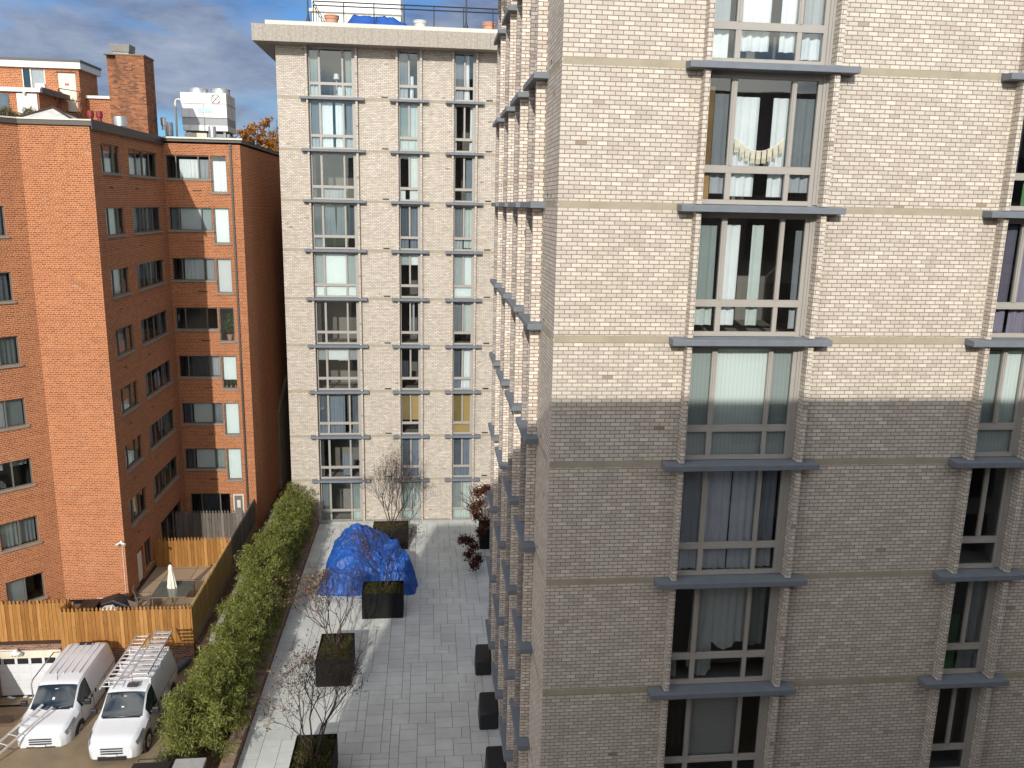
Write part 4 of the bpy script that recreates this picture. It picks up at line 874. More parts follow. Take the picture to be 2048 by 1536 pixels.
# ------------------------------------------------------------------ fences
def fence(name, p, q, z0, z1, mat, label, cat='fence', group=None, pw=0.138, gap=0.011, th=0.02, rail_side=1, top=True, mat_rail=None, seed=0):
    """picket run from p to q; pickets point up at the top"""
    p = Vector((p[0],p[1],0)); q = Vector((q[0],q[1],0)); d = (q-p); L_ = d.length; d.normalize(); nn = Vector((d.y,-d.x,0))
    fr = thing(name, (p.x, p.y, z0), label, cat, group); mb = MB(); n = int(L_/(pw+gap)); r_ = random.Random(seed)
    for i in range(n+1):
        a_ = i*(pw+gap); w_ = min(pw, L_-a_)
        if w_ < 0.05: continue
        dz = r_.uniform(-0.010, 0.008); off = r_.uniform(-0.004, 0.004); h = z1+dz
        prof = [(0,z0),(w_,z0),(w_,h-0.19),(w_*0.68,h-0.155),(w_*0.84,h-0.10),(w_*0.5,h),(w_*0.16,h-0.10),(w_*0.32,h-0.155),(0,h-0.19)] if top else [(0,z0),(w_,z0),(w_,h),(0,h)]
        mb.extrude([p+d*(a_+u)+nn*off+Vector((0,0,z)) for u, z in prof], -nn*th)
    mb.build('pickets', mat, fr)
    rb = MB()
    for z in (z0+0.3, (z0+z1)/2, z1-0.32):
        o = -nn*(th+0.008)*rail_side if rail_side > 0 else nn*0.012
        a_ = p+o; b_ = q+o; rb.extrude([a_+Vector((0,0,z)), b_+Vector((0,0,z)), b_+Vector((0,0,z+0.09)), a_+Vector((0,0,z+0.09))], (-nn if rail_side > 0 else nn)*0.04)
    rb.build('rail', mat_rail or mat, fr)
    k = max(1, round(L_/2.3))
    for i in range(k+1):
        c = p+d*min(max(L_*i/k, 0.06), L_-0.06) + (-nn*(th+0.10) if rail_side > 0 else nn*0.11)
        MB().box(c.x-0.045,c.x+0.045,c.y-0.045,c.y+0.045,z0-0.05,z1-0.22).build('post', mat_rail or mat, fr)
    return fr
FX = -9.25
fence('picket_fence', (-14.22,30.72), (FX,30.72), -17.29, -15.52, fence_new, 'orange cedar picket fence standing on the brick wall behind the two vans', group=None, seed=1)
fence('picket_fence', (-20.0,31.78), (-14.22,31.78), -17.44, -15.66, fence_new, 'orange cedar picket fence above the white garage door', seed=2)
fence('picket_fence', (-14.22,31.76), (-14.22,30.76), -17.35, -15.56, fence_new, 'short return of orange picket fence joining the garage fence and the front fence', seed=3)
fence('picket_fence', (FX,30.74), (FX,37.40), -17.22, -15.50, fence_out, 'olive stained side fence running along the hedge beside the umbrella patio', rail_side=1, mat_rail=bark_dark, seed=4)
fence('picket_fence', (FX,37.42), (FX,43.2), -17.22, -15.48, fence_old, 'dark weathered grey side fence beyond the orange patio, beside the hedge', rail_side=1, seed=5)
fence('picket_fence', (X1+0.02,37.40), (FX-0.06,37.40), -17.0, -15.46, fence_new, 'orange cedar picket fence across the back of the umbrella patio', seed=6)
fence('picket_fence', (X1+0.02,40.7), (FX-0.06,40.7), -17.0, -15.40, fence_old, 'weathered grey picket fence across the far patio under the ground floor windows', seed=7)
rw = thing('retaining_wall', (-12, 30.76, AZ), 'low dark red brick wall under the orange fence behind the vans', 'wall')
b = MB(); b.box(-14.3,-9.27,30.77,31.04,-20,-17.31); b.build('brickwork', brick_ret, rw)
b = MB(); b.box(-14.32,-9.25,30.755,31.06,-17.31,-17.285); b.build('coping', rust, rw)
rs = MB(); rs.box(-17.32,-17.08,27.2,31.55,-20.2,-17.75)
tag(rs.build('driveway_wall', brick_ret), 'brick side wall of the garage ramp at the left edge', 'wall')
# garage
ga = thing('garage', (-16.5, 31.6, -19.8), 'sunken garage with a white sectional door under the orange fence', 'garage')
GX0, GX1, GZ0, GZ1 = -19.9, -14.86, -19.80, -18.08
b = MB(); b.box(-20.2,-14.36,31.6,31.9,-17.77,-17.46); b.box(-14.84,-14.36,31.6,31.9,-20.2,-17.77); b.box(-20.2,-14.36,31.9,32.3,-20.2,-17.46); b.build('wall', brick_ret, ga)
b = MB(); b.box(-20.2,-14.55,31.56,31.6,-18.08,-17.765); b.build('lintel_board', worn_white, ga)
b = MB(); b.box(-20.3,-14.3,31.5,32.2,-17.459,-17.44); b.build('roof_edge', rust, ga)
b = MB(); nP = 5; hP = (GZ1-GZ0)/nP
for i in range(nP):
    b.box(GX0,GX1,31.66,31.70,GZ0+i*hP+0.004,GZ0+(i+1)*hP-0.004)
    if i < nP-1:
        for j in range(10): b.box(GX0+0.04+j*0.5,GX0+0.46+j*0.5,31.652,31.66,GZ0+i*hP+0.06,GZ0+(i+1)*hP-0.06)
gd = b.build('garage_door', garage_white, ga, bevel=0.006)
for j in range(10):
    x = -16.98-0.52*4+0.52*j+0.06
    if x+0.37 > GX1: break
    MB().box(x,x+0.41,31.648,31.655,GZ1-hP+0.045,GZ1-0.03).build('door_pane', black_mat, gd)
b = MB(); b.box(GX0,GX1,31.64,31.66,GZ0-.01,GZ0+0.03); b.build('door_seal', black_mat, ga)
b = MB(); b.lathe(-16.32,31.45,[(0.05,-17.9),(0.12,-17.84),(0.13,-17.72),(0.06,-17.62)],12); b.tube([(-16.3,31.5,-17.75),(-16.12,31.38,-17.82)],[0.05,0.10],10); b.tube([(-16.36,31.5,-17.75),(-16.5,31.38,-17.84)],[0.05,0.09],10); b.tube([(-20,31.58,-17.72),(-16.4,31.58,-17.72)],0.02,6)
b.build('floodlight', white_paint, ga, smooth=40)
sw_ = MB(); rg = random.Random(3)
for i in range(7): 
    x = -16.9+rg.uniform(0,0.9); y = 31.40+rg.uniform(-.12,.1); sw_.box(x,x+rg.uniform(.08,.22),y,y+rg.uniform(.05,.12),-19.80,-19.77+rg.uniform(0,.03))
tag(sw_.build('litter', white_paint), 'scraps of pale litter lying along the foot of the garage door', 'litter')

# ------------------------------------------------------------------ vans
def van(name, loc, label, S, rot=0.0):
    """S: stations from nose to tail (y, zlow, zbelt, ztop, wlow, wbelt, wtop); nose towards -y, origin on the ground under the nose"""
    v = thing(name, loc, label, 'van', None, rot)
    Rg = []
    for (y, zl, zb, zt, w0, w1, w2) in S:
        zw = zb+(zt-zb)*0.86
        Rg.append([(w0, zl), (w1*0.985, zl+(zb-zl)*0.28), (w1, zl+(zb-zl)*0.68), (w1*0.985, zb), (w1+(w2-w1)*0.55, zb+(zw-zb)*0.55), (w2, zw), (w2*0.93, zb+(zt-zb)*0.965), (w2*0.72, zt), (w2*0.36, zt+0.012), (0, zt+0.016)])
    def pt(i, j, s): r_ = Rg[i][j]; return (s*r_[0], S[i][0], r_[1])
    return v, Rg, pt
def lerp(S, ys):
    out = []
    A_ = np.array(S)
    for y in ys: out.append(tuple([y]+[float(np.interp(y, A_[:,0], A_[:,k])) for k in range(1,7)]))
    return out
def build_van(name, loc, label, S, ws, side, wheels, opts, rot=0.0):
    ys = sorted(set([s[0] for s in S] + list(np.arange(S[0][0], S[-1][0], 0.12)) + list(ws) + list(side)))
    ys = [y for i, y in enumerate(ys) if i == 0 or y-ys[i-1] > 0.012 or y in ws or y in side]
    # smooth the outline between stations
    A_ = np.array(S); D = []
    for y in ys:
        row = [y]
        for k in range(1,7):
            c = float(np.interp(y, A_[:,0], A_[:,k])); m = 0.5*(float(np.interp(y-0.07, A_[:,0], A_[:,k]))+float(np.interp(y+0.07, A_[:,0], A_[:,k]))); row.append(0.4*c+0.6*m)
        D.append(tuple(row))
    v, Rg, pt = van(name, loc, label, D, rot)
    body = MB(); wsm = MB(); sg = {-1: MB(), 1: MB()}; n = len(D); J = len(Rg[0])
    for i in range(n-1):
        ym = (D[i][0]+D[i+1][0])/2
        for s in (-1, 1):
            for j in range(J-1):
                q = [pt(i,j,s), pt(i+1,j,s), pt(i+1,j+1,s), pt(i,j+1,s)]
                if s < 0: q = q[::-1]
                inw = ws[0] < ym < ws[1]; ins = side[0] < ym < side[1]
                tgt = body
                if inw and j >= 6: tgt = wsm
                elif ins and j in (3, 4) : tgt = sg[s]
                tgt.face(q)
    for i, fl in ((0, 1), (n-1, 0)):
        ring = [pt(i,j,1) for j in range(J)] + [pt(i,j,-1) for j in range(J-2,-1,-1)]
        body.face(ring if not fl else ring[::-1])
    def merge(ob):
        import bmesh
        bm = bmesh.new(); bm.from_mesh(ob.data); bmesh.ops.remove_doubles(bm, verts=bm.verts, dist=1e-4); bm.to_mesh(ob.data); bm.free(); ob.data.shade_smooth(); ob.data.set_sharp_from_angle(angle=R_(38)); return ob
    def lb(mb, nm, mat, par=v, **k): return mb.build(nm, mat, par, origin=ORG[par.name], local=True, **k)
    bo = merge(lb(body, 'body', van_white)); w_ = merge(lb(wsm, 'windscreen', van_glass)); [merge(lb(sg[s], 'side_window', van_glass)) for s in (-1, 1)]
    Lg = S[-1][0]
    wl_ = float(np.interp(wheels[0], A_[:,0], A_[:,5]))
    for y in wheels:
        for s in (-1, 1):
            arch = MB(); c = (s*(wl_-0.012), y, 0.33)
            arch.disc((s*(wl_-0.05), y, 0.34), (s,0,0), 0.385, 0.055, 26); lb(arch, 'wheel_arch', black_plastic)
            tw = MB(); tw.tube([(s*(wl_-0.16),y,0.32),(s*(wl_-0.15),y,0.32),(s*(wl_+0.005),y,0.32),(s*(wl_+0.02),y,0.32)],[0.29,0.32,0.32,0.29],26); tw = lb(tw, 'wheel', tyre, smooth=35)
            rm = MB(); rm.disc((s*(wl_-0.01), y, 0.32), (s,0,0), 0.205, 0.034, 20)
            rm.build('rim', galv, tw, origin=ORG[tw.name], local=True)
            hb = MB(); hb.disc((s*(wl_+0.02), y, 0.32), (s,0,0), 0.07, 0.012, 12)
            for a_ in range(8): t = a_*math.pi/4; hb.disc((s*(wl_+0.022), y+0.14*math.cos(t), 0.32+0.14*math.sin(t)), (s,0,0), 0.028, 0.004, 8)
            hb.build('hub', black_plastic, tw, origin=ORG[tw.name], local=True)
    # mirrors
    for s in (-1, 1):
        ym = side[0]+0.12; zb = float(np.interp(ym, A_[:,0], A_[:,2])); wb = float(np.interp(ym, A_[:,0], A_[:,5]))
        m_ = MB(); m_.box(s*(wb+0.03), s*(wb+0.25), ym-0.05, ym+0.06, zb+0.03, zb+0.24); m_.box(s*(wb-0.06), s*(wb+0.06), ym-0.02, ym+0.04, zb+0.03, zb+0.11); lb(m_, 'mirror', black_plastic, bevel=0.03)
        # head lamps hug the corner
        hl = MB(); a_ = opts['lamp']; y0, y1, z0, z1 = a_
        for k in range(5):
            ya, yb = y0+(y1-y0)*k/5, y0+(y1-y0)*(k+1)/5
            ia = [float(np.interp(ya, A_[:,0], A_[:,q])) for q in range(1,7)]; ib = [float(np.interp(yb, A_[:,0], A_[:,q])) for q in range(1,7)]
            za = z0+(z1-z0)*k/5; zb_ = z0+(z1-z0)*(k+1)/5
            pa, pb = ia[4]*0.985+0.012, ib[4]*0.985+0.012; ta = ia[5]+0.03; tb = ib[5]+0.03
            q = [(s*pa, ya, za-0.07), (s*pb, yb, zb_-0.05), (s*(pb+tb)/2, yb-0.005, zb_+0.07), (s*(pa+ta)/2, ya-0.01, za+0.06)]
            hl.face(q if s > 0 else q[::-1])
        lb(hl, 'headlamp', lamp_glass)
        # door seams and handles
        sm = MB()
        for yy in opts['seams']:
            ww = float(np.interp(yy, A_[:,0], A_[:,5])); zl = float(np.interp(yy, A_[:,0], A_[:,1])); zb = float(np.interp(yy, A_[:,0], A_[:,2])); sm.box(s*(ww-0.004), s*(ww+0.004), yy-0.005, yy+0.005, zl+0.12, zb)
        lb(sm, 'door_seam', black_plastic)
        hd = MB()
        for yy in opts['handles']:
            ww = float(np.interp(yy, A_[:,0], A_[:,5])); zb = float(np.interp(yy, A_[:,0], A_[:,2])); hd.box(s*(ww-0.01), s*(ww+0.022), yy-0.045, yy+0.045, zb-0.17, zb-0.04)
        lb(hd, 'door_handle', black_plastic, bevel=0.008)
        if opts.get('rail'):
            ya, yb, zz = opts['rail']; ww = float(np.interp(2.5, A_[:,0], A_[:,5])); t_ = MB(); t_.box(s*(ww-0.006), s*(ww+0.004), ya, yb, zz, zz+0.022); lb(t_, 'door_track', alu_grey)
        if opts.get('skirt'):
            ww = wl_; t_ = MB(); t_.box(s*(ww-0.03), s*(ww+0.008), wheels[0]+0.4, wheels[1]-0.4, 0.24, 0.36); lb(t_, 'side_moulding', black_plastic)
    w0 = S[0][4]
    g_ = MB(); z = S[0][2]
    for k in range(3): g_.box(-w0*0.62, w0*0.62, -0.03, 0.02, 0.46+0.085*k, 0.50+0.085*k)
    g_.box(-w0*0.8, w0*0.8, -0.035, 0.02, 0.24, 0.38); lb(g_, 'grille', black_plastic, bevel=0.01)
    b_ = MB(); b_.box(-0.16, 0.16, -0.045, -0.03, 0.40, 0.46); lb(b_, 'number_plate', white_paint)
    wp = MB(); y0 = ws[0]; zc = float(np.interp(y0, A_[:,0], A_[:,3]))
    for x in (-0.42, 0.12): wp.tube([(x, y0-0.02, zc+0.025), (x+0.5, y0+0.10, zc+0.075)], 0.012, 5)
    wp.box(-0.6, 0.6, y0-0.06, y0+0.005, zc+0.002, zc+0.022); lb(wp, 'wiper', black_plastic)
    st = MB(); y1_ = ws[0]+(ws[1]-ws[0])*0.80; z1_ = float(np.interp(y1_, A_[:,0], A_[:,3])); st.box(-0.05,0.05,y1_-0.02,y1_+0.03,z1_+0.016,z1_+0.026); y2_ = ws[0]+(ws[1]-ws[0])*0.35; z2_ = float(np.interp(y2_, A_[:,0], A_[:,3])); 
    st.extrude([(-0.06,y2_,z2_+0.02),(0.02,y2_,z2_+0.02),(0.02,y2_+0.07,z2_+0.02+0.05),(-0.06,y2_+0.07,z2_+0.02+0.05)],(0,0,0.004)); lb(st, 'windscreen_sticker', white_paint)
    an = MB(); ya = ws[1]+0.18; za = float(np.interp(ya, A_[:,0], A_[:,3])); an.tube([(opts['ant'], ya, za), (opts['ant']-0.03, ya+0.18, za+0.34)], [0.012, 0.004], 5); lb(an, 'aerial', black_plastic)
    if opts.get('ribs'):
        rbm = MB()
        for x in (-0.5,-0.25,0,0.25,0.5): rbm.box(x-0.02, x+0.02, ws[1]+0.45, Lg-0.35, float(np.interp(3, A_[:,0], A_[:,3]))-0.005, float(np.interp(3, A_[:,0], A_[:,3]))+0.028)
        lb(rbm, 'roof_rib', van_white, bevel=0.01)
    return v
S2 = [(0,0.30,0.60,0.70,0.56,0.60,0.50),(0.10,0.24,0.66,0.84,0.72,0.76,0.60),(0.30,0.22,0.74,0.94,0.80,0.83,0.68),(0.62,0.22,0.86,1.01,0.83,0.86,0.70),(0.96,0.22,0.96,1.08,0.84,0.865,0.72),(1.02,0.22,0.97,1.11,0.84,0.865,0.72),(1.60,0.22,1.02,1.66,0.845,0.865,0.66),(1.72,0.22,1.03,1.72,0.845,0.865,0.665),(2.1,0.22,1.04,1.80,0.845,0.865,0.68),(3.2,0.22,1.05,1.83,0.845,0.865,0.69),(4.1,0.24,1.05,1.80,0.84,0.86,0.68),(4.36,0.30,1.02,1.70,0.80,0.83,0.65),(4.40,0.36,1.0,1.60,0.76,0.80,0.62)]
V2P = (-10.20, 24.60, -18.06)
van2 = build_van('cargo_van', V2P, 'white cargo van carrying two ladders on its roof, parked nearest the bamboo hedge', S2, (1.02,1.62), (1.22,2.02), (0.83,3.55), dict(lamp=(0.14,0.62,0.72,0.90), seams=(1.16,2.12,3.15), handles=(1.98,2.3), rail=(2.4,4.1,1.0), ant=0.12))
S1 = [(0,0.30,0.62,0.74,0.58,0.62,0.52),(0.10,0.24,0.70,0.90,0.76,0.80,0.64),(0.30,0.22,0.80,1.00,0.84,0.88,0.72),(0.62,0.22,0.90,1.06,0.88,0.91,0.75),(0.92,0.22,0.98,1.12,0.89,0.915,0.76),(0.98,0.22,1.0,1.14,0.89,0.915,0.76),(1.60,0.22,1.04,1.66,0.895,0.915,0.70),(1.74,0.22,1.05,1.73,0.895,0.915,0.70),(2.1,0.22,1.06,1.80,0.895,0.915,0.72),(3.3,0.22,1.08,1.83,0.895,0.915,0.74),(4.2,0.24,1.07,1.80,0.89,0.91,0.73),(4.40,0.30,1.04,1.70,0.85,0.88,0.70),(4.45,0.36,1.0,1.58,0.80,0.84,0.66)]
V1P = (-12.92, 25.75, -18.40)
van1 = build_van('cargo_van', V1P, 'white cargo van with a bare ribbed roof, parked in front of the garage door', S1, (0.98,1.62), (1.20,2.04), (0.90,3.56), dict(lamp=(0.12,0.66,0.76,0.96), seams=(1.14,2.14,3.2), handles=(2.0,2.35), rail=(2.5,4.2,1.0), ant=-0.1, ribs=True, skirt=True))
tb_ = MB(); tb_.tube([(-0.78,3.75,1.72),(-1.05,3.75,1.70),(-1.12,2.2,1.55),(-1.14,2.1,1.42),(-1.10,2.05,0.85)],0.024,8); tb_.build('side_rail', alu_grey, van1, origin=ORG[van1.name], local=True, smooth=60)
bk = MB(); bk.box(-0.28,0.28,4.0,4.2,1.82,1.845); bk.build('roof_vent', black_plastic, van1, origin=ORG[van1.name], local=True)
for y in (1.95, 3.0, 3.95):
    b = MB(); b.box(-0.72,0.72,y-0.03,y+0.03,1.93,1.97); b.box(-0.70,-0.65,y-0.025,y+0.025,1.74,1.931); b.box(0.65,0.70,y-0.025,y+0.025,1.74,1.931); b.build('roof_rack_bar', alu, van2, origin=ORG[van2.name], local=True)
def ladder(name, p, q, side, w, n, label, rail=0.028, rung=0.017, flat=False, mat=None, h=0.075):
    """straight ladder between p and q; side: unit vector across"""
    p = Vector(p); q = Vector(q); s = Vector(side).normalized(); L_ = (q-p); nrm = L_.cross(s).normalized()
    l = thing(name, tuple(p), label, 'ladder')
    for k in (-1, 1):
        mb = MB(); a_ = p+s*k*w/2; b_ = q+s*k*w/2
        mb.extrude([a_-s*rail/2-nrm*h/2, a_+s*rail/2-nrm*h/2, a_+s*rail/2+nrm*h/2, a_-s*rail/2+nrm*h/2], L_); mb.build('rail', alu_grey if flat is None else (mat or alu), l)
    for i in range(n):
        c = p + L_*((i+0.5)/n); mb = MB()
        if flat:
            a_ = c - s*w/2; d = L_.normalized()*0.065; mb.extrude([a_-d-nrm*0.012, a_+d-nrm*0.012, a_+d+nrm*0.012, a_-d+nrm*0.012], s*w)
        else: mb.tube([c-s*w/2, c+s*w/2], rung, 6)
        mb.build('rung', mat or alu, l)
    return l
vx, vy, vz = V2P
ladder('ladder', (vx-0.50, vy+1.25, vz+2.04), (vx-0.42, vy+4.75, vz+2.06), (1,0,0), 0.42, 14, 'narrow aluminium extension ladder on the left of the loaded van roof', mat=alu)
ladder('ladder', (vx+0.30, vy+2.0, vz+2.05), (vx+0.34, vy+4.75, vz+2.20), (1,0.0,0), 0.56, 10, 'wide aluminium step ladder on the right of the loaded van roof', flat=True)
b = MB(); b.box(vx+0.02,vx+0.36,vy+1.62,vy+1.86,vz+1.83,vz+1.90); tag(b.build('roof_hatch_box', black_plastic, bevel=0.01), 'small black box on the loaded van roof at the foot of the step ladder', 'box')
ladder('ladder', (-14.55, 24.35, -18.0), (-12.95, 26.55, -17.02), (0.86,-0.5,0.1), 0.50, 8, 'aluminium ladder leaning on the bonnet of the bare roofed van', mat=alu)
def manhole(x, y, r, label, z=AZ+0.004):
    b = MB(); b.lathe(x,y,[(r,z),(r,z+0.012),(r*0.88,z+0.013),(r*0.87,z+0.006),(r*0.3,z+0.008)],28); tag(b.build('manhole_cover', rust, smooth=30), label, 'manhole cover')
manhole(-8.95,27.75,0.52,'large dark manhole cover between the loaded van and the hedge')
manhole(-8.78,29.2,0.27,'small rusty manhole cover at the hedge behind the larger one')
manhole(-15.0,27.55,0.34,'dark manhole cover on the concrete left of the bare roofed van', AZ-0.15)
b = MB(); b.tube([(-9.86,29.75,AZ+0.14),(-9.52,31.0-0.3,AZ+0.16)],0.13,14); b.tube([(-9.865,29.74,AZ+0.14),(-9.86,29.75,AZ+0.14)],0.08,14); tag(b.build('rolled_mat', grey_tube, smooth=40), 'blue grey roll lying against the brick wall behind the loaded van', 'roll')
# concrete pier and black bin at the bottom edge
pr_ = thing('wall_pier', (-7.3,22.7,AZ), 'square concrete gate pier at the near end of the hedge', 'pier')
b = MB(); b.box(-7.68,-6.92,22.35,23.15,AZ,-17.0); b.build('shaft', brick_ret, pr_); b = MB(); b.box(-7.76,-6.84,22.27,23.23,-17.0,-16.88); b.build('cap', kerb_mat, pr_, bevel=0.015)
bn = thing('waste_bin', (-8.4,22.75,AZ), 'black wheeled waste bin beside the concrete pier', 'bin')
b = MB(); b.extrude([(-8.88,22.3,AZ+0.12),(-7.92,22.3,AZ+0.12),(-7.86,22.2,-16.96),(-8.94,22.2,-16.96)],(0,0.85,0)); b.build('tub', black_plastic, bn, bevel=0.03)
b = MB(); b.extrude([(-8.97,22.12,-16.96),(-8.97,23.12,-16.96),(-8.97,23.12,-16.88),(-8.97,22.62,-16.82),(-8.97,22.12,-16.88)],(1.14,0,0)); b.build('lid', black_plastic, bn, bevel=0.02)
for x in (-8.75,-8.05): MB().tube([(x-0.03,22.95,AZ+0.11),(x+0.03,22.95,AZ+0.11)],0.11,16).build('wheel', tyre, bn)
b = MB(); b.tube([(-8.85,23.18,-16.9),(-8.85,23.2,-16.83),(-8.0,23.2,-16.83),(-8.0,23.18,-16.9)],0.018,6); b.build('handle', black_plastic, bn)

# ------------------------------------------------------------------ patio furniture
PZ = -16.95
ub = thing('patio_umbrella', (-11.05,34.1,PZ), 'folded cream patio umbrella standing through the glass table', 'umbrella')
UT = -15.20; ux, uy = -10.92, 33.75
b = MB(); b.tube([(ux,uy,PZ),(ux,uy,UT+0.05)],0.02,8); b.build('pole', iron, ub)
b = MB(); ns = 24; prof = [(0.03,UT+0.02),(0.075,UT-0.06),(0.10,UT-0.18),(0.085,UT-0.22),(0.12,UT-0.55),(0.17,UT-1.0),(0.225,UT-1.36),(0.20,UT-1.38)]
base = len(b.v)
for r, z in prof:
    for k in range(ns):
        t = 2*math.pi*k/ns; rr = r*(1+0.24*math.cos(8*t+0.6)*min(1,(UT-z)*1.6)); b.v.append((ux+rr*math.cos(t)+0.02*(UT-z), uy+rr*math.sin(t)*0.85, z+0.03*math.cos(8*t)*(1 if z < UT-1.1 else 0)))
for i in range(len(prof)-1):
    for k in range(ns):
        j = (k+1)%ns; b.f.append((base+i*ns+k, base+i*ns+j, base+(i+1)*ns+j, base+(i+1)*ns+k)); b.m.append(0)
b.build('canopy', canvas, ub, smooth=60)
b = MB(); b.lathe(ux,uy,[(0.035,UT+0.02),(0.05,UT+0.04),(0.05,UT+0.09),(0.02,UT+0.12)],10); b.build('finial', iron, ub)
tbx = thing('patio_table', (-10.95,34.3,PZ), 'rectangular smoked glass patio table under the folded umbrella', 'table')
b = MB(); b.box(-11.5,-10.1,32.85,34.35,PZ+0.70,PZ+0.715); b.build('top', table_glass, tbx)
b = MB()
for pts in ([(-11.52,32.83,PZ+.708),(-10.08,32.83,PZ+.708),(-10.08,34.37,PZ+.708),(-11.52,34.37,PZ+.708),(-11.52,32.83,PZ+.708)],): b.tube(pts,0.018,6)
b.build('table_rim', chair_mat, tbx)
for x in (-11.45,-10.15):
    for y in (32.9,34.3): MB().tube([(x,y,PZ),(x,y,PZ+0.70)],0.02,6).build('leg', chair_mat, tbx)
def chair(loc, rot, label):
    c = thing('patio_chair', loc, label, 'chair', 'patio chairs round the glass table', rot); o = ORG[c.name]
    b = MB(); b.extrude([(-0.24,-0.24,0.42),(0.24,-0.24,0.42),(0.24,0.22,0.40),(-0.24,0.22,0.40)],(0,0,0.03)); b.build('seat', chair_mat, c, origin=o, local=True, bevel=0.01)
    b = MB(); b.extrude([(-0.24,0.21,0.42),(0.24,0.21,0.42),(0.23,0.36,0.98),(-0.23,0.36,0.98)],(0,0.03,0)); b.build('backrest', chair_mat, c, origin=o, local=True, bevel=0.01)
    for s in (-1,1):
        MB().tube([(s*0.25,-0.24,0),(s*0.25,-0.24,0.62),(s*0.25,0.24,0.62)],0.014,6).build('arm', chair_mat, c, origin=o, local=True)
        MB().tube([(s*0.25,0.30,0),(s*0.25,0.21,0.42),(s*0.25,0.37,1.0)],0.014,6).build('leg', chair_mat, c, origin=o, local=True)
    return c
chair((-11.95,33.35,PZ), math.pi/2+0.25, 'taupe mesh patio chair on the left of the glass table, back to the house')
chair((-11.75,32.35,PZ), math.pi-0.5, 'taupe mesh patio chair at the near left table corner, close to the front fence')
gr = thing('covered_grill', (-13.2,32.3,PZ), 'black covered barbecue against the brick corner behind the orange fence', 'grill')
b = MB(); b.extrude([(-13.75,32.7,PZ+0.1),(-12.35,32.7,PZ+0.1),(-12.3,32.7,PZ+0.40),(-12.95,32.7,PZ+0.72),(-13.4,32.7,PZ+0.58),(-13.8,32.7,PZ+0.42)],(0,0.7,0)); b.build('cover', cover_mat, gr, bevel=0.05)
for x in (-13.6,-12.5): MB().box(x-0.04,x+0.04,32.8,33.3,PZ,PZ+0.1).build('foot', iron, gr)
b = MB(); b.box(-13.35,-12.68,32.2,32.6,PZ,PZ+0.50); b.extrude([(-13.35,32.2,PZ+0.50),(-12.68,32.2,PZ+0.50),(-12.88,32.3,PZ+0.62),(-13.2,32.3,PZ+0.58)],(0,0.25,0)); tag(b.build('cushion_bag', white_paint, bevel=0.06), 'white cushion bundle in front of the covered barbecue', 'bag')
b = MB(); b.box(-14.1,-13.55,32.2,32.9,PZ,PZ+0.62); b.box(-14.15,-13.5,32.15,32.95,PZ+0.62,PZ+0.66); tag(b.build('storage_box', cover_mat, bevel=0.02), 'black storage box behind the fence left of the covered barbecue', 'box')

# ------------------------------------------------------------------ hedge, low wall
lw = thing('low_wall', (-6.4,33,TZ), 'long low brick capped wall along the foot of the bamboo hedge', 'wall')
b = MB(); b.box(-6.58,-6.21,22.9,44.9,TZ-0.3,-17.58); b.build('brickwork', brick_ret, lw)
b = MB(); rg = random.Random(4); y = 22.88
while y < 44.85: b.box(-6.61,-6.18,y+0.004,y+0.105,-17.58,-17.515+rg.uniform(-.002,.002)); y += 0.113
b.build('coping', island_mat('cap_bricks', [(0.22,0.13,0.09),(0.30,0.22,0.16),(0.17,0.10,0.08),(0.26,0.19,0.15)], 0.85, 4, 0.15), lw)
b = MB(); b.box(-8.66,-8.46,30.8,45.0,-18,-17.02); tag(b.build('concrete_curb', kerb_mat), 'pale concrete curb between the side fence and the hedge', 'curb')
hd = thing('bamboo_hedge', (-7.5,34,-17.72), 'long dense green bamboo hedge between the fence and the terrace', 'hedge')
g_ = np.random.default_rng(21); rg = random.Random(21)
cs = []; rd = []; stems = MB()
y = 24.0
while y < 44.3:
    for k in range(5):
        mid_ = -7.22 if y > 26.8 else -7.22-0.18*min(1,(26.8-y)/1.5); cx = mid_+rg.uniform(-0.66,0.66); cy = y+rg.uniform(-0.25,0.25); top = -15.52+0.30*math.sin(cy*0.55+1.3)+0.22*math.sin(cy*1.7)+rg.uniform(-0.3,0.25)
        if cy < 25.2: top -= 0.25*(25.2-cy)
        zz = top
        while zz > -17.5:
            f = (top-zz)/1.9; r = rg.uniform(0.20,0.36); cs.append((cx+rg.uniform(-.22,.22)*(1+f), cy+rg.uniform(-.2,.2), zz)); rd.append((r*1.15,r*1.15,r*0.85)); zz -= rg.uniform(0.22,0.36)
        if rg.random() < 0.5: stems.tube([(cx,cy,-17.8),(cx+rg.uniform(-.1,.1),cy,-16.6),(cx+rg.uniform(-.25,.25),cy+rg.uniform(-.2,.2),top+0.1)],[0.014,0.011,0.005],4)
    # wisps that poke out of the top and flanks
    for k in range(6):
        s = rg.choice((-1,1,0)); cx = -7.22+s*rg.uniform(0.75,1.0)+(rg.uniform(-.5,.5) if s == 0 else 0); cz = (-15.5+rg.uniform(-.05,.3)) if s == 0 else rg.uniform(-17.0,-15.8)
        cs.append((cx, y+rg.uniform(-.3,.3), cz)); rd.append((0.16,0.16,0.14))
    y += 0.31
leaf_cloud('foliage', cs, rd, 180000, 0.15, bamboo_leaf, hd, 5, aspect=5.6, shell=0.35, zmin=-17.65, droop=0.5)
stems.build('stems', bamboo_stem, hd)

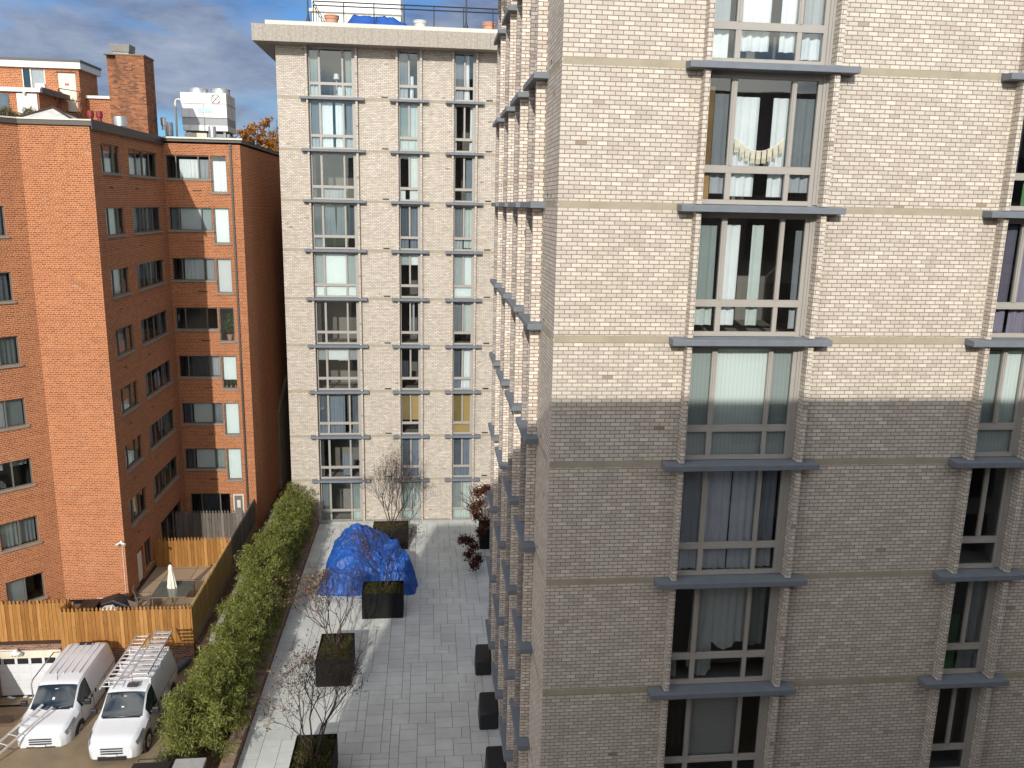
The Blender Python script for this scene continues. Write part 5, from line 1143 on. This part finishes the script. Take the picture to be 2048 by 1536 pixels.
# ------------------------------------------------------------------ planters and bare trees
def planter(x0, x1, y0, y1, h, label, seed):
    p = thing('planter', ((x0+x1)/2,(y0+y1)/2,TZ), label, 'planter', 'square black tree planters on the terrace'); t = 0.035
    b = MB(); z1 = TZ+h
    b.box(x0,x1,y0,y0+t,TZ,z1); b.box(x0,x1,y1-t,y1,TZ,z1); b.box(x0,x0+t,y0+t,y1-t,TZ,z1); b.box(x1-t,x1,y0+t,y1-t,TZ,z1); b.build('box', planter_mat, p, bevel=0.006)
    b = MB(); b.box(x0+t,x1-t,y0+t,y1-t,TZ,z1-0.16); b.build('soil', soil_mat, p)
    g2 = np.random.default_rng(seed); n = 3600
    P = np.stack([g2.uniform(x0+0.06,x1-0.06,n), g2.uniform(y0+0.06,y1-0.06,n), z1-0.15+g2.random(n)*0.12], -1)
    quads_at('ground_cover', P, 0.09, groundcover, p, g2, 2.2)
    return p
def bare_tree(x, y, z, label, seed, stems=5, h=1.0, leaves=(700, 260), tan=True, depth=6, lean=(0,0), spread=0.5, L0=0.72, r0=0.034, name='bare_tree', lm=None):
    t = thing(name, (x,y,z), label, 'tree', 'bare multi stem trees in the planters'); rg = random.Random(seed); mb = MB(); tips = []
    for s in range(stems):
        a_ = 2*math.pi*s/stems+rg.uniform(-.3,.3); d = Vector((math.cos(a_)*0.34+lean[0], math.sin(a_)*0.34+lean[1], 1))
        branch_tree(mb, (x+0.07*math.cos(a_), y+0.07*math.sin(a_), z), d, L0*h*rg.uniform(0.9,1.15), r0*rg.uniform(0.8,1.1), depth, rg, tips, spread, 6, 0.10, (2,2) if rg.random() < .25 else (2,3), 0.755, 0.13)
    mb.build('branches', bark_dark, t, smooth=60)
    P = np.array([q[0] for q in tips]); g2 = np.random.default_rng(seed)
    for nm, n, m_, sz, sel in (('dry_leaves', leaves[0], dead_leaf, 0.075, None), ('tan_leaves', leaves[1], tan_leaf, 0.085, 'left')):
        if not n: continue
        Q = P[P[:,0] < x-0.25] if sel else P
        if len(Q) < 5: continue
        w_ = Q[g2.integers(0,len(Q),n)] + g2.normal(size=(n,3))*0.06
        quads_at(nm, w_, sz, m_, t, g2, 1.9)
    return t
planter(-4.24,-2.95,22.05,24.10,1.08,'black square planter at the bottom edge holding the nearest bare tree',31)
planter(-4.24,-2.95,28.50,30.55,1.08,'black square planter between the nearest planter and the blue tarpaulin',32)
planter(-2.92,-1.12,33.66,34.95,1.18,'wide black planter right in front of the blue tarpaulin',33)
planter(-2.95,-1.09,41.14,42.45,1.08,'wide black planter behind the blue tarpaulin near the far block',34)
bare_tree(-3.55,23.2,-17.0,'nearest leafless multi stem tree with dark twigs, at the bottom of the terrace',51,6,1.45,(1100,200),spread=0.72,r0=0.033,depth=7)
bare_tree(-3.6,29.7,-17.0,'leafless multi stem tree with tan leaves reaching towards the hedge',52,6,1.32,(650,750),lean=(-0.16,0),spread=0.66,r0=0.029,depth=7)
bare_tree(-2.0,34.3,-16.9,'dark twiggy leafless tree in front of the blue tarpaulin',53,5,1.22,(700,120),lean=(-0.10,0),spread=0.66,r0=0.028,depth=7)
bare_tree(-2.0,41.9,-17.0,'tall pale twiggy tree in front of the far block windows',54,6,1.45,(700,0),spread=0.60,r0=0.031,depth=7)
def small_planter(x0,x1,y0,y1,h,label):
    p = thing('planter', ((x0+x1)/2,(y0+y1)/2,TZ), label, 'planter'); t = 0.035; z1 = TZ+h; b = MB()
    b.box(x0,x1,y0,y0+t,TZ,z1); b.box(x0,x1,y1-t,y1,TZ,z1); b.box(x0,x0+t,y0+t,y1-t,TZ,z1); b.box(x1-t,x1,y0+t,y1-t,TZ,z1); b.build('box', planter_mat, p)
    b = MB(); b.box(x0+t,x1-t,y0+t,y1-t,TZ,z1-0.1); b.build('soil', soil_mat, p)
small_planter(2.72,4.0,40.9,42.3,1.1,'black planter under the maroon leaved tree beside the near block')
mt = thing('maroon_tree', (3.3,41.4,-16.95), 'maroon leaved maple half hidden behind the ledges of the near block', 'tree')
mb = MB(); tips = []; rg = random.Random(77)
for s in range(4): branch_tree(mb,(3.3,41.4,-16.95),(-0.35+0.25*s-0.3,rg.uniform(-.5,.2),1),0.75,0.04,5,rg,tips,0.6,6,0.05,(2,3),0.76,0.15)
mb.build('branches', bark_dark, mt)
rg = random.Random(78); cl = [(2.35,40.6,-15.5),(2.6,41.3,-14.9),(2.95,41.0,-14.6),(2.5,40.8,-16.0),(2.1,39.9,-17.0),(1.75,39.7,-16.85),(2.3,39.3,-17.1),(2.0,38.6,-17.2),(2.45,38.2,-17.25),(2.25,37.8,-17.4),(2.7,41.2,-15.5),(3.2,41.5,-14.8),(3.0,40.8,-16.4),(2.65,39.8,-16.5)]
leaf_cloud('foliage', cl, [0.36]*len(cl), 5200, 0.10, red_leaf, mt, 9, aspect=1.5, shell=0.15, zmin=-17.85)

g3 = np.random.default_rng(91); nL = 520
ctr = np.array([(-3.6,23.2),(-3.6,29.6),(-2.0,34.3),(-2.0,41.8),(-5.6,27.0),(-5.7,33.0),(2.2,39.0)]); ii = g3.integers(0,len(ctr),nL)
PL = np.concatenate([ctr[ii]+g3.normal(size=(nL,2))*np.array([0.9,1.6]), np.full((nL,1),TZ+0.012)],1); PL = PL[(PL[:,0] > -6.15)]
VL = []; 
for q in PL:
    t_ = g3.uniform(0,6.28); s_ = g3.uniform(0.014,0.028); ca, sa = math.cos(t_)*s_, math.sin(t_)*s_
    VL += [(q[0]-ca,q[1]-sa,q[2]),(q[0]-sa*0.5,q[1]+ca*0.5,q[2]+0.006),(q[0]+ca,q[1]+sa,q[2]+0.003),(q[0]+sa*0.5,q[1]-ca*0.5,q[2]+0.006)]
tag(build_arr('fallen_leaves', np.array(VL,dtype=np.float32), np.arange(len(VL)).reshape(-1,4).tolist(), None, dead_leaf), 'dry fallen leaves scattered over the terrace paving', 'leaves', None, 'stuff')
# ------------------------------------------------------------------ big tarpaulin and covered seats
def big(x, y):
    def sm(v): v = max(0, min(1, v)); return v*v*(3-2*v)
    # outline in plan
    dl = (x+5.25) - 0.22*max(0, y-37.5); dr_ = (-0.62-x) - 0.32*max(0, y-37.6); df = y-35.95-0.10*math.sin(x*2.2); db = 41.6-y - 0.28*abs(x+3.3)
    e = min(dl, dr_, df, db) + 0.16*fb(x, y, 1.5, 2)
    if e <= 0: return 0
    edge = sm(e/0.42)
    hl = 1.45*math.exp(-(((x+3.55)/1.35)**2 + ((y-38.9)/2.2)**2)) + 0.42; hr = 0.98 if x > -2.25 and 36.6 < y < 39.4 else 0.62
    h = max(hl, hr*sm((x+2.8)/0.5))
    a1 = fb(x*0.9+y*0.5, y*0.8-x*0.3, 0.8, 5); a2 = fb(x, y, 1.9, 9); a3 = fb(x*1.3-y*0.4, y, 3.6, 13)
    a4 = fb(x*0.8+y*0.9, y-x*0.6, 6.5, 17)
    a5 = abs(math.sin(1.9*(x*0.6+y*0.8)+2.2*a1))
    fold = 0.50*(0.5-abs(a1)) + 0.15*(0.5-abs(a2)) + 0.045*(0.5-abs(a3)) + 0.006*(0.5-abs(a4)) + 0.13*a5
    return edge*(h+fold)
V, Fc = cloth_heap('t', big, -5.6, -0.4, 35.7, 42.0, TZ+0.002, 210, 240, 2)
tag(build_arr('blue_tarpaulin', V, Fc, None, tarp_mat, smooth=75), 'big crumpled blue tarpaulin heaped over furniture on the terrace', 'tarpaulin')
def seat_cover(x0, x1, y0, y1, zf, zk, label):
    b = MB(); n0 = len(b.v); nx_, ny_ = 8, 8
    b.extrude([(x0,y0,TZ),(x0,y1,TZ),(x0+0.05,y1,zk),(x0+0.04,(y0+y1)/2,(zf+zk)/2+0.03),(x0+0.02,y0+0.03,zf)],(x1-x0,0,0))
    tag(b.build('covered_armchair', cover_mat, bevel=0.06, smooth=40), label, 'covered seat', 'black covered seats along the near block')
seat_cover(1.80,2.40,28.85,29.75,-17.30,-17.05,'black covered seat by the near block, farthest of the three')
seat_cover(1.75,2.40,25.45,26.45,-17.30,-17.05,'black covered seat by the near block, middle of the three')
seat_cover(1.78,2.42,22.4,23.38,-17.25,-17.02,'black covered seat by the near block, cut by the bottom edge')

# ------------------------------------------------------------------ things in windows
gl_ = MB(); xa, xb, zg = 4.75+1.06, 4.75+2.06, LT+1.28; yy = YA+0.075
def gz(t): return zg-0.26*(1-(2*t-1)**2)
gl_.tube([(xa+(xb-xa)*i/16, yy, gz(i/16)) for i in range(17)], 0.006, 4)
gh = thing('paper_garland', (5.8,yy,LT), 'cream paper garland strung across the second storey window of the near block', 'garland')
gl_.build('string', canvas, gh)
for i in range(9):
    t = (i+0.5)/9; x = xa+(xb-xa)*t; z = gz(t); fb_ = MB(); fb_.box(x-0.045,x+0.045,yy-0.003,yy+0.002,z-0.15,z)
    for k in range(5): fb_.box(x-0.043+k*0.018,x-0.031+k*0.018,yy-0.002,yy+0.001,z-0.24,z-0.15)
    fb_.build('flag', plain('cream_paper',(0.46,0.44,0.34),0.9,0.1), gh)
b = MB(); b.lathe(4.75+1.40,YA+0.5,[(0.06,LT+0.02),(0.10,LT+0.25),(0.08,LT+0.27)],12); tag(b.build('vase', canvas, smooth=40), 'straw coloured vase on the floor behind the garland window', 'vase')
def house_plant(x, y, z, s, label, seed):
    p = thing('house_plant', (x,y,z), label, 'plant', 'potted plants on one window sill' if s < 1 else None); b = MB(); b.lathe(x,y,[(0.08*s,z),(0.12*s,z+0.2*s),(0.1*s,z+0.2*s)],12); b.build('pot', terracotta, p)
    leaf_cloud('foliage', [(x,y,z+0.45*s),(x+0.1*s,y,z+0.7*s),(x-0.1*s,y,z+0.62*s),(x+0.02,y,z+0.9*s)], [0.2*s,0.18*s,0.18*s,0.14*s], 500, 0.10*s, green_leaf, p, seed, aspect=2.5)
t3 = tops[3]; house_plant(X1+2.62, Y2+0.42, t3-1.7, 1.35, 'leafy green house plant behind the tall pane of the dark fourth storey window', 5)
t4 = tops[4]
for i, x in enumerate((2.35,2.58,2.8)): house_plant(X1+x, Y2+0.30, t4-1.7, 0.42, 'small potted plant on the sill under the half drawn blind', 6+i)
fx, fy, fz = T45(9-2.05, -0.2, tops[5]-1.06)
fn = MB(); d45 = Vector((d7,d7,0))
for i in range(17):
    a0, a1 = math.pi*i/17, math.pi*(i+1)/17
    for (aa, bb, mi) in ((a0,(a0+a1)/2,0),((a0+a1)/2,a1,1)):
        fn.mat(mi); c = Vector((fx,fy,fz)); P_ = lambda r, a_: c+d45*(r*math.cos(a_))+Vector((0,0,r*math.sin(a_)))
        fn.face([P_(0.08,aa),P_(0.36,aa),P_(0.36,bb),P_(0.08,bb)])
tag(fn.build('folding_fan', [white_paint, iron]), 'black and white pleated fan in the left window with the pelmet', 'fan')

# ------------------------------------------------------------------ the block behind the camera that shades the lower storeys
bb = thing('apartment_building', (10,-8,TZ), 'block behind the camera whose shadow covers the lower storeys and the terrace', 'building')
b = MB(); b.box(-8.45,40,-16,-1.0,-20,4.50); b.build('wall', brick_grey, bb)
b = MB()
for n in range(-6, 1):
    for i in range(9): b.box(-7.2+5*i,-4.9+5*i,-1.004,-0.9,LT+n*H+0.5,LT+n*H+2.2)
b.build('window', van_glass, bb)
